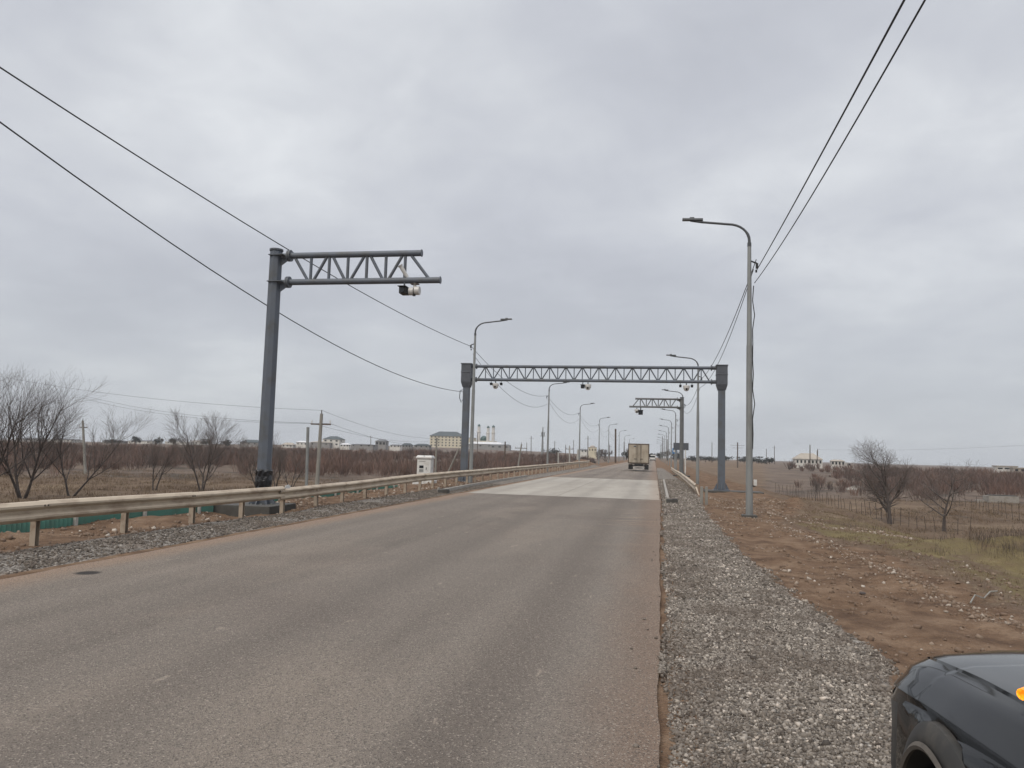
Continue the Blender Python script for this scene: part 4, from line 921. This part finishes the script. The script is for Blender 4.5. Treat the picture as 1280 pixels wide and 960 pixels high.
row = [(128, 150, 553, 551, 549.5, 'wallgrey', 'roofgrey'), (160, 190, 554, 551.2, 549.8, 'wallwhite', 'roofgrey'), (206, 232, 554.6, 552, 550.6, 'wallwhite', 'roofwhite'), (236, 254, 555, 552, 550.3, 'wallwhite', 'roofpale'), (300, 322, 556.5, 552.8, 549.5, 'wallgrey', 'roofdark'), (352, 366, 558.5, 556, 553.2, 'wallwhite', 'roofpale'), (370, 384, 557, 552.8, 551, 'wallwhite', 'roofwhite'), (386, 412, 557.5, 553, 551.6, 'wallgrey', 'roofpale'), (425, 436, 558, 555.8, 554, 'wallwhite', 'roofwhite'), (437, 466, 558, 555.8, 554.8, 'wallgrey', 'roofgrey'), (487, 500, 559, 556.8, 555.4, 'wallwhite', 'roofgrey'), (502, 514, 559, 556.6, 553.8, 'wallgrey', 'roofdark'), (517, 536, 559.5, 557, 554.6, 'wallgrey', 'roofdark'), (60, 90, 551.5, 549.5, 548, 'wallwhite', 'roofgrey'), (20, 48, 550.5, 548.4, 547, 'wallgrey', 'roofgrey')]
names_ = ['far left', 'left']
so_r = sorted(q[0] for q in row)
nth = ['first', 'second', 'third', 'fourth', 'fifth', 'sixth', 'seventh', 'eighth', 'ninth', 'tenth', 'eleventh', 'twelfth', 'thirteenth', 'fourteenth', 'fifteenth']
for k, (a, b_, c_, d_, e_, wm, rm) in enumerate(row):
    cw = {'wallgrey': 'grey', 'wallwhite': 'white'}[wm]; cr = {'roofgrey': 'grey', 'roofwhite': 'white', 'roofpale': 'tan', 'roofdark': 'dark'}[rm]
    house(a, b_, c_, d_, e_, 480+12*(k % 4), '%s low house from the left in the far skyline row, %s walls and %s roof' % (nth[so_r.index(a)], cw, cr), wm, rm, 1, 3, .22, grp='low houses on the left skyline', depth=.6, wsz=(.9, .9))
hd_ = house(735.5, 745.5, 565.5, 559.5, 558.6, 560, 'small cream building with a rounded roof turret beyond the left lamps', 'wallcream', 'roofpale', 1, 3, .2, 'building', .6, flat=True, name='domed_building')
tu = MB().lathe([(0, 0), (2.0, 0.01), (1.9, .5), (1.2, 1.1), (.0, 1.3)], 12).build('turret', 'roofpale', hd_, smooth=True)
tu.location.z = at(740.5, 559, 560).z-hd_.location.z
house(722, 734, 565.6, 562.5, 561, 560, 'low pale building left of the small cream turret building', 'wallwhite', 'roofgrey', 1, 3, .2, wsz=(.9, 1))
# mosque
def mosque():
    b_ = at(604, 559, 1000); r = empty('mosque', (b_.x, 1000, b_.z), 'mosque with three slim cream minarets and a dark green dome on the skyline', 'mosque'); Z_ = lambda py: at(604, py, 1000).z-b_.z; X_ = lambda px: at(px, 550, 1000).x-b_.x
    MB().box((X_(606), 8, Z_(551)/2-3), (26, 18, Z_(551)+6)).build('wall', 'wallcream', r)
    MB().lathe([(0, 0)], 4) if False else None
    zc_ = Z_(549.5); R_ = 4.8
    MB().tube([(X_(604), 4, zc_-2)]+[(X_(604), 4, zc_+R_*1.1*sin(t)) for t in np.linspace(0, pi/2, 7)], [R_]+[max(R_*cos(t), .05) for t in np.linspace(0, pi/2, 7)], 18).build('dome', 'domegreen', r, smooth=True)
    for px, pt in ((598.3, 530), (609.8, 532), (616.4, 531)):
        zt = Z_(pt); x = X_(px); m_ = MB()
        m_.tube([(x, 0, -3), (x, 0, zt*.62), (x, 0, zt*.64), (x, 0, zt*.68), (x, 0, zt*.69), (x, 0, zt*.86)], [2.3, 2.1, 2.7, 2.7, 1.9, 1.8], 10)
        mn = m_.build('minaret', 'wallwhite', r, smooth=False)
        MB().tube([(x, 0, zt*.86), (x, 0, zt*.885)], 2.3, 10).build('balcony', 'wallwhite', mn)
        MB().tube([(x, 0, zt*.885), (x, 0, zt*.93), (x, 0, zt*.97), (x, 0, zt)], [1.8, 2.0, 1.2, .05], 10).build('cap', 'domegreen', mn, smooth=True)
mosque()
# right-hand buildings
rh = house(994.5, 1028, 581, 574, 566.5, 340, 'white single-storey house with pale pyramid roof left of the bare trees', 'wallwhite', 'roofpale', 1, 7, .28, depth=.7, wsz=(.7, 1.2))
house(1039, 1056, 582, 576.5, 574.5, 350, 'low white outbuilding right of the white house', 'wallwhite', 'roofpale', 1, 4, .25, 'outbuilding', .5, wsz=(.7, 1.2))
house(1056, 1067, 582.5, 579, 578.4, 352, 'small flat white shed at the right end of the outbuilding', 'wallwhite', 'roofwhite', 1, 1, .2, 'shed', .5, flat=True, wsz=(.8, .9))
house(1246, 1272, 588.5, 583.4, 581.8, 300, 'pale flat-roofed building at the right edge of the skyline', 'wallwhite', 'roofpale', 1, 3, .2, 'building', .5, flat=True, wsz=(1.6, .5))
house(1267, 1290, 590.5, 585.8, 583.3, 290, 'tan building cut off by the right picture edge', 'roofpale', 'roofpale', 1, 3, .2, 'building', .5, flat=True, wsz=(.9, .7))
pole_px(1012.5, 582, 1012.5, 556, 335, 'utility pole standing in front of the white house on the right', arms=0, m='wood', r0_=.22, r1_=.18)
pole_px(1021.5, 582, 1021.5, 563, 335, 'shorter pole by the right part of the white house', arms=0, m='wood', r0_=.18, r1_=.15)
b_ = at(1251, 627, 93); z = Hs(b_.x, 93)
r = empty('ruined_hut', (b_.x, 93, z), 'low roofless pale concrete hut in front of the right thicket', 'hut')
MB().box((0, 0, .35), (3.0, 1.6, .9)).build('wall', 'conc', r, bevel=.02); MB().box((.1, 0, .86), (2.6, 1.3, .08)).build('roof', 'concdark', r); MB().box((-2.0, .2, .1), (.8, .6, .4)).build('broken_block', 'conc', r)
q = at(1070, 602, 120); hm = MB(); rn = random.Random(5); n_ = 12
ring = [[(0, 0, .62)]]+[[((1.5*u)*cos(2*pi*j/n_)*rn.uniform(.8, 1.25), (.8*u)*sin(2*pi*j/n_)*rn.uniform(.8, 1.2), .6*(1-u)+rn.uniform(-.12, .12)) for j in range(n_)] for u in (.35, .7, 1.0)]
hm.v = [p_ for rg in ring for p_ in rg]; hm.f = [(0, 1+j, 1+(j+1) % n_) for j in range(n_)]+[(1+k*n_+j, 1+(k+1)*n_+j, 1+(k+1)*n_+(j+1) % n_, 1+k*n_+(j+1) % n_) for k in range(2) for j in range(n_)]
o = hm.build('rubble_heap', 'conc'); o.location = (q.x, q.y, Hs(q.x, q.y)+.05); tag(o, 'pale heap of rubble in the scrub left of the round-crowned tree', 'rubble heap')
# ------------------------------------------------------------------ signs by the far gantry
p = at(850, 584, 86); zg = Hs(3.3, 86)
r = empty('road_sign', (2.9, 86, zg), 'dark backed road sign board on a white post behind the distant right gantry column', 'sign', 'road signs beyond the gantries')
MB().box((-.05, 0, 2.85-zg), (1.62, .04, .78)).build('board', 'cap', r); MB().tube([(.42, .04, -.2), (.42, .04, 2.6)], .07, 8).build('post', 'white', r)
MB().tube([(-.5, .04, -.2), (-.5, .04, 2.6)], .04, 8).build('post', 'galv', r)
MAT['blue'] = mat('blue_sign_paint', (.035, .16, .36), .5)
r = empty('road_sign', (2.62, 112, Hs(2.62, 112)), 'small blue road sign left of the distant right gantry column', 'sign', 'road signs beyond the gantries')
MB().box((0.2, 0, 2.6), (.62, .03, .8)).build('board', 'blue', r); MB().tube([(.2, .04, -.2), (.2, .04, 2.3)], .04, 8).build('post', 'galv', r)
MB().box((.2, -.02, 2.6), (.3, .012, .34)).build('symbol', 'white', r)
# ------------------------------------------------------------------ truck
def wheel(parent, x, y, r_, w_, name='wheel'):
    e = bpy.data.objects.new(name, None); COL.objects.link(e); e.parent = parent; e.location = (x, y, r_)
    prof = [(-w_/2, r_*.62), (-w_/2, r_*.93), (-w_/2*.8, r_), (w_/2*.8, r_), (w_/2, r_*.93), (w_/2, r_*.62)]
    MB().tube([(a, 0, 0) for a, b_ in prof], [b_ for a, b_ in prof], 24).build('tyre', 'black', e, smooth=True)
    MB().tube([(-w_/2-.004, 0, 0), (w_/2+.004, 0, 0)], r_*.58, 16).build('rim', 'galv', e, smooth=True)
def truck():
    MAT['box'] = mat('dusty_tan_truck_box', (.40, .35, .28), .7, 0, .24, 1.2, (.27, .225, .17), fine=12)
    y0 = 87; r = empty('box_truck', (-1.72, y0, 0), 'dusty tan box truck seen from behind in the right lane', 'truck')
    w_, zb_, zt_ = 2.26, .86, 3.05
    MB().box((0, 2.25, (zb_+zt_)/2), (w_, 4.4, zt_-zb_)).build('cargo_box', 'box', r, bevel=.03)
    fr = MB(); fr.box((0, -.02, zt_-.05), (w_+.04, .08, .12)); fr.box((-w_/2, -.02, (zb_+zt_)/2), (.07, .08, zt_-zb_)); fr.box((w_/2, -.02, (zb_+zt_)/2), (.07, .08, zt_-zb_)); fr.box((0, -.02, zb_+.03), (w_, .08, .1)); fr.build('door_frame', 'wood', r)
    for s_ in (-1, 1):
        d = MB().box((s_*.54, -.03, (zb_+zt_)/2), (1.04, .05, zt_-zb_-.2)).build('rear_door', 'box', r, bevel=.01)
        MB().tube([(s_*.16, -.08, zb_+.1), (s_*.16, -.08, zt_-.12)], .022, 6).build('lock_bar', 'bolt', d)
        MB().tube([(s_*.28, -.08, zb_+.1), (s_*.28, -.08, zt_-.12)], .016, 6).build('lock_bar', 'bolt', d)
        MB().box((s_*.32, -.09, zb_+.5), (.36, .03, .05)).build('handle', 'bolt', d)
    MB().box((-.42, -.065, zt_-.3), (.28, .01, .14)).build('sticker', 'cap', r)
    MB().box((0, 2.3, .72), (.9, 5.8, .22)).build('chassis', 'black', r)
    MB().box((0, .05, .62), (2.1, .12, .14)).build('rear_bumper', 'black', r)
    MB().box((0, -.03, .37), (1.15, .03, .13)).build('white_bar', 'white', r)
    for s_ in (-1, 1):
        MB().box((s_*.88, .02, .48), (.46, .03, .52)).build('mud_flap', 'black', r)
        MB().box((s_*.85, -.02, .74), (.3, .05, .12)).build('tail_light', 'bolt', r)
        wheel(r, s_*.86, .95, .42, .44); wheel(r, s_*.9, 4.9, .42, .24)
    cb_ = MB(); cb_.prism([(4.6, .7), (6.2, .7), (6.25, 1.35), (5.95, 2.3), (4.6, 2.35)], 0, -.98, .98); cb_.build('cab', 'white', r, bevel=.04)
    for s_ in (-1, 1): MB().box((s_*1.2, 5.7, 1.75), (.16, .08, .36)).build('mirror', 'black', r)
truck()
def van():
    r = empty('white_van', (-.55, 262, 0), 'small white van far ahead beyond the box truck', 'van')
    MB().prism([(0, .45), (4.8, .45), (4.85, 1.1), (4.0, 1.3), (3.4, 2.1), (.12, 2.25), (0, 1.2)], 0, -.98, .98).build('body', 'white', r, bevel=.08)
    MB().box((0, .03, 1.68), (1.6, .06, .55)).build('rear_window', 'glassdark', r); MB().box((0, -.03, .6), (1.8, .12, .3)).build('bumper', 'black', r)
    for s_ in (-1, 1):
        MB().box((s_*.88, .0, 1.1), (.12, .06, .4)).build('tail_light', 'bolt', r)
        for y in (.9, 3.9): wheel(r, s_*.85, y, .34, .24)
van()
# ------------------------------------------------------------------ parked black car
def car():
    m, nt, b = newmat('glossy_black_car_paint'); MAT['paint'] = m
    b.inputs['Base Color'].default_value = (.006, .007, .008, 1); b.inputs['IOR'].default_value = 1.38
    d_ = mapr(nt, noise(nt, pos(nt, obj=True), 3, 6, .6), .4, .75)
    nt.links.new(mixc(nt, math_(nt, 'MULTIPLY', d_, .25), (.006, .007, .008), (.022, .020, .018)), b.inputs['Base Color'])
    nt.links.new(mapr(nt, d_, 0, 1, .05, .10, False), b.inputs['Roughness'])
    MAT['trim'] = mat('dusty_black_plastic_trim', (.030, .029, .027), .65, 0, .24, 5, (.085, .075, .062), bmp=.002)
    MAT['trimdirt'] = mat('mud_dusted_arch_lip', (.11, .095, .078), .8, 0, .24, 7, (.06, .052, .044))
    m, nt, b = newmat('lit_amber_indicator'); MAT['amber'] = m
    b.inputs['Base Color'].default_value = (.8, .22, .01, 1); b.inputs['Roughness'].default_value = .15
    ev = N(nt, 'ShaderNodeTexVoronoi'); ev.inputs['Scale'].default_value = 90; nt.links.new(pos(nt, obj=True), ev.inputs['Vector'])
    nt.links.new(ramp(nt, ev.outputs['Distance'], [(0, (1, .62, .06)), (.35, (1, .30, .008)), (.8, (.6, .10, .0))]), b.inputs['Emission Color']); b.inputs['Emission Strength'].default_value = 1.25
    r = empty('parked_car', (1.85, 1.70, 0), 'black car at the bottom right corner with its amber indicator lit', 'car', rz=0)
    # body: loft of half sections, y = forward. outer x offset from the centreline
    # columns: y, x_low, x_mid, x_crease, x_top(fender), x_hood, z_low, z_mid, z_crease, z_top, z_hood(centre)
    W_ = .90
    st = [  # y,   xm,   xc,   xt,   zl,  zt,   zc
        (2.26, .42, .36, .28, .28, .70, .76),
        (2.20, .60, .54, .42, .26, .74, .82),
        (2.08, .74, .69, .56, .26, .79, .87),
        (1.92, .83, .79, .65, .27, .835, .905),
        (1.72, .885, .845, .71, .30, .870, .935),
        (1.50, .905, .875, .735, .30, .895, .96),
        (1.20, .910, .885, .75, .30, .925, .985),
        (.85, .905, .885, .76, .28, .95, 1.01),
        (.45, .90, .88, .765, .26, .975, 1.03),
        (-.2, .90, .88, .77, .26, .98, 1.04),
        (-1.2, .90, .88, .77, .26, .99, 1.05),
        (-1.9, .89, .87, .76, .30, 1.0, 1.06),
        (-2.3, .84, .80, .70, .34, .99, 1.05),
        (-2.42, .78, .74, .64, .36, .95, 1.0)]
    wc, rw = 1.16, .355    # front axle, arch radius ; rear axle
    rc = -1.42
    ys = []
    for i in range(len(st)-1):
        n_ = 4 if abs(st[i][0]-st[i+1][0]) > .15 else 2
        if abs(st[i][0]-st[i+1][0]) > .6: n_ = 12
        for k in range(n_): ys.append(st[i][0]+(st[i+1][0]-st[i][0])*k/n_)
    ys.append(st[-1][0]); S_ = np.array(st)[::-1]
    def arch(y, zl):
        z = zl
        for c_ in (wc, rc):
            q = rw**2-(y-c_)**2
            if q > 0: z = max(z, .34+sqrt(q))
        return z
    yf = np.concatenate([np.arange(-2.42, 1.45, .02), 1.45+.825*np.sin(np.linspace(0, pi/2, 60))]); T_ = np.stack([np.interp(yf, S_[:, 0], S_[:, k]) for k in range(1, 7)], 1)
    sm = lambda v: np.convolve(np.pad(v, 12, mode='edge'), np.hanning(25)/np.hanning(25).sum(), 'valid')
    for q in (3, 4, 5): T_[:, q] = sm(T_[:, q])
    u_ = np.clip((yf-1.45)/.85, 0, 1); nf = (1-u_**3.2)**(1/2.2)
    for q, fl in ((0, .905), (1, .88), (2, .745)): T_[:, q] = np.where(yf > 1.2, fl, T_[:, q]); T_[:, q] = sm(T_[:, q])*nf
    ys = yf[::-1]; C_ = {k: T_[:, k-1] for k in range(1, 7)}
    for s_ in (-1, 1):
        mb = MB(); rows = []
        for y in ys:
            xm, xc, xt, zl, zt, zh = [float(np.interp(y, yf, C_[k])) for k in range(1, 7)]
            cr = zt-.115; za_ = min(arch(y, zl), cr-.05)
            ku = min(1, max(0, 1-(y-1.35)/.4)); f1 = xt+(xm-xt)*.62; cx_ = xm-.012
            prof = [(xm-.01, za_), (xm+.004, za_+(cr-.05-za_)*.35), (xm-.002, za_+(cr-.05-za_)*.75), (xm-.030*ku, cr-.052), (xm-.012-.040*ku, cr-.034), (cx_-.012, cr-.006), (cx_, cr+.004), (cx_-.014, cr+.022), (cx_-.045, cr+.052), (f1-.02, cr+.084), (xt+.032, zt-.010), (xt+.010, zt+.002), (xt+.003, zt-.008), (xt-.006, zt+.008), (xt-.05, zt+.020), (xt*.62, zt+(zh-zt)*.72), (xt*.3, zh-.006), (0, zh)]
            rows.append([(s_*p, y, q) for p, q in prof])
        k = len(rows[0])
        for rr_ in rows: mb.v += rr_
        mb.f = [(i*k+j, i*k+j+1, (i+1)*k+j+1, (i+1)*k+j) for i in range(len(rows)-1) for j in range(k-1)]
        c0 = len(mb.v); mb.v += [(0, 2.30, .28), (0, 2.30, .74)]
        mb.f.append(tuple(range(0, k))+(c0+1, c0)) 
        o_ = (len(rows)-1)*k; mb.f.append(tuple(range(o_, o_+k))+(len(mb.v),)); mb.v.append((0, -2.42, .36))
        o = mb.build('body_side', 'paint', r, smooth=True); o.data.materials.append(MAT['trim']); MAT['lampglass'] = MAT.get('lampglass') or mat('clouded_headlight_plastic', (.16, .155, .145), .2); o.data.materials.append(MAT['lampglass'])
        for pl in o.data.polygons:
            c_ = pl.center
            if (c_.y > 1.66 and c_.z < .70) or c_.z < .40: pl.material_index = 1
            if c_.y > 1.80 and .60 < c_.z < .74: pl.material_index = 2
    def strip(name, m_, f, n, parent=r, smooth=True):
        for s_ in (-1, 1):
            mb = MB(); rows = [f(i/(n-1)) for i in range(n)]; k = len(rows[0])
            for rw_ in rows: mb.v += [(s_*p[0], p[1], p[2]) for p in rw_]
            mb.f = [(i*k+j, i*k+j+1, (i+1)*k+j+1, (i+1)*k+j) for i in range(n-1) for j in range(k-1)]
            mb.build(name, m_, parent, smooth=smooth)
    # plastic arch lip flaring out from the body
    def lip(c_, pr_):
        def f(t):
            a = pi*(1.03*t-.015)
            return [(float(np.interp(c_+(rw+e)*cos(a), yf, C_[1]))+o_, c_+(rw+e)*cos(a), .34+(rw+e)*sin(a)) for o_, e in pr_]
        return f
    FL = ((-.10, .0), (.026, .0), (.032, .012), (.026, .04), (.014, .07), (.004, .085), (-.02, .088)); LP = ((.026, -.004), (.040, -.008), (.046, .004), (.036, .018))
    for c_ in (wc, rc): strip('wheel_arch_trim', 'trim', lip(c_, FL), 30); strip('arch_lip', 'trimdirt', lip(c_, LP), 30)
    def hl(t):
        y = 1.98+.24*t; g2 = lambda k: float(np.interp(y, yf, C_[k])); zt = g2(5)
        return [(g2(1)+.006, y+.004, zt-.215), (g2(1)+.014, y+.008, zt-.15), (g2(2)+.004, y+.008, zt-.10)]
    strip('headlight', 'lampglass', hl, 10)
    def df(t):
        if t < .3: y, x = 2.265, float(np.interp(2.27, yf, C_[3]))*t/.3
        else: y = 2.27-.30*((t-.3)/.7)**1.4; x = float(np.interp(y, yf, C_[3]))
        zt = float(np.interp(y, yf, C_[5])) + (.05*(1-t/.3) if t < .3 else 0)+.004+.03*max(0, .3-t)/.3; e = 1 if t < .55 else (1-t)/.45*.95+.05
        return [(x, y, zt-.02), (x*1.02, y+.03*e, zt+.004*e), (x*1.01, y+.018*e, zt+.026*e), (x*.975, y-.018*e, zt+.034*e)]
    strip('bonnet_deflector', 'black', df, 25)
    MB().box((0, 2.305, .60), (.5, .02, .16)).build('grille', 'black', r)
    # cabin
    prof = [(.52, 1.02), (-.18, 1.50), (-.45, 1.60), (-1.3, 1.62), (-1.9, 1.52), (-2.30, 1.02)]
    gl = MB(); V_ = []
    for s_ in (-1, 1):
        for y, z in prof: V_.append((s_*(.80-(z-1.0)*.32), y, z))
    n = len(prof); gl.add(V_, [tuple(range(n)), tuple(range(2*n-1, n-1, -1))]+[(i, i+1, n+i+1, n+i) for i in range(n-1)]); gl.build('cabin', 'paint', r, bevel=.03)
    for s_ in (-1, 1):
        sl_ = lambda y, z: (s_*(.806-(z-1.0)*.32), y, z)
        for q in ([(.30, 1.06), (-.16, 1.44), (-.62, 1.53), (-.66, 1.06)], [(-.74, 1.06), (-.72, 1.53), (-1.35, 1.54), (-1.7, 1.45), (-1.95, 1.06)]):
            MB().add([sl_(*p) for p in q], [tuple(range(len(q)))]).build('side_window', 'glassdark', r, fix=False)
        MB().box((s_*.905, -.78, .92), (.03, .2, .03)).build('door_handle', 'paint', r, bevel=.008)
        wheel(r, s_*.79, wc, .335, .21); wheel(r, s_*.79, rc, .335, .21)
        MB().tube([(s_*.55, wc, .36), (s_*.86, wc, .36)], rw-.01, 24, cap=False).build('wheel_well', 'black', r, fix=False)
        MB().box((s_*.70, -2.44, .85), (.22, .05, .25)).build('tail_light', 'lampglass', r, bevel=.01)
    MB().add([(-.68, .50, 1.045), (.68, .50, 1.045), (.62, -.16, 1.50), (-.62, -.16, 1.50)], [(0, 1, 2, 3)]).build('windscreen', 'glassdark', r, fix=False)
    MB().box((0, -.1, .45), (1.56, 4.0, .3)).build('floor_pan', 'black', r)
    # mirrors with amber repeater
    for s_ in (-1, 1):
        mr = MB(); mr.tube([(s_*.76, .24, 1.02), (s_*.82, .27, 1.05), (s_*.87, .27, 1.07), (s_*.95, .26, 1.075), (s_*.995, .24, 1.075)], [.025, .05, .075, .072, .04], 18); mi = mr.build('mirror', 'paint', r, smooth=True)
        MB().tube([(s_*.90, .335, 1.13), (s_*.965, .335, 1.135), (s_*1.015, .305, 1.13)], [.012, .018, .013], 10).build('indicator', 'amber', mi, smooth=True)
car()
# ------------------------------------------------------------------ haze
def haze():
    m = bpy.data.materials.new('haze_air'); m.use_nodes = True; nt = m.node_tree; nt.nodes.clear()
    v = N(nt, 'ShaderNodeVolumePrincipled'); v.inputs['Color'].default_value = (.93, .96, 1, 1); v.inputs['Density'].default_value = .00018; v.inputs['Anisotropy'].default_value = .2
    o_ = N(nt, 'ShaderNodeOutputMaterial'); nt.links.new(v.outputs[0], o_.inputs['Volume']); MAT['haze'] = m
    z0 = float(GZ.min())-1
    o = MB().box((0, 1870, (70+z0)/2), (6200, 4100, 70-z0)).build('haze', 'haze'); o['kind'] = 'stuff'
haze()
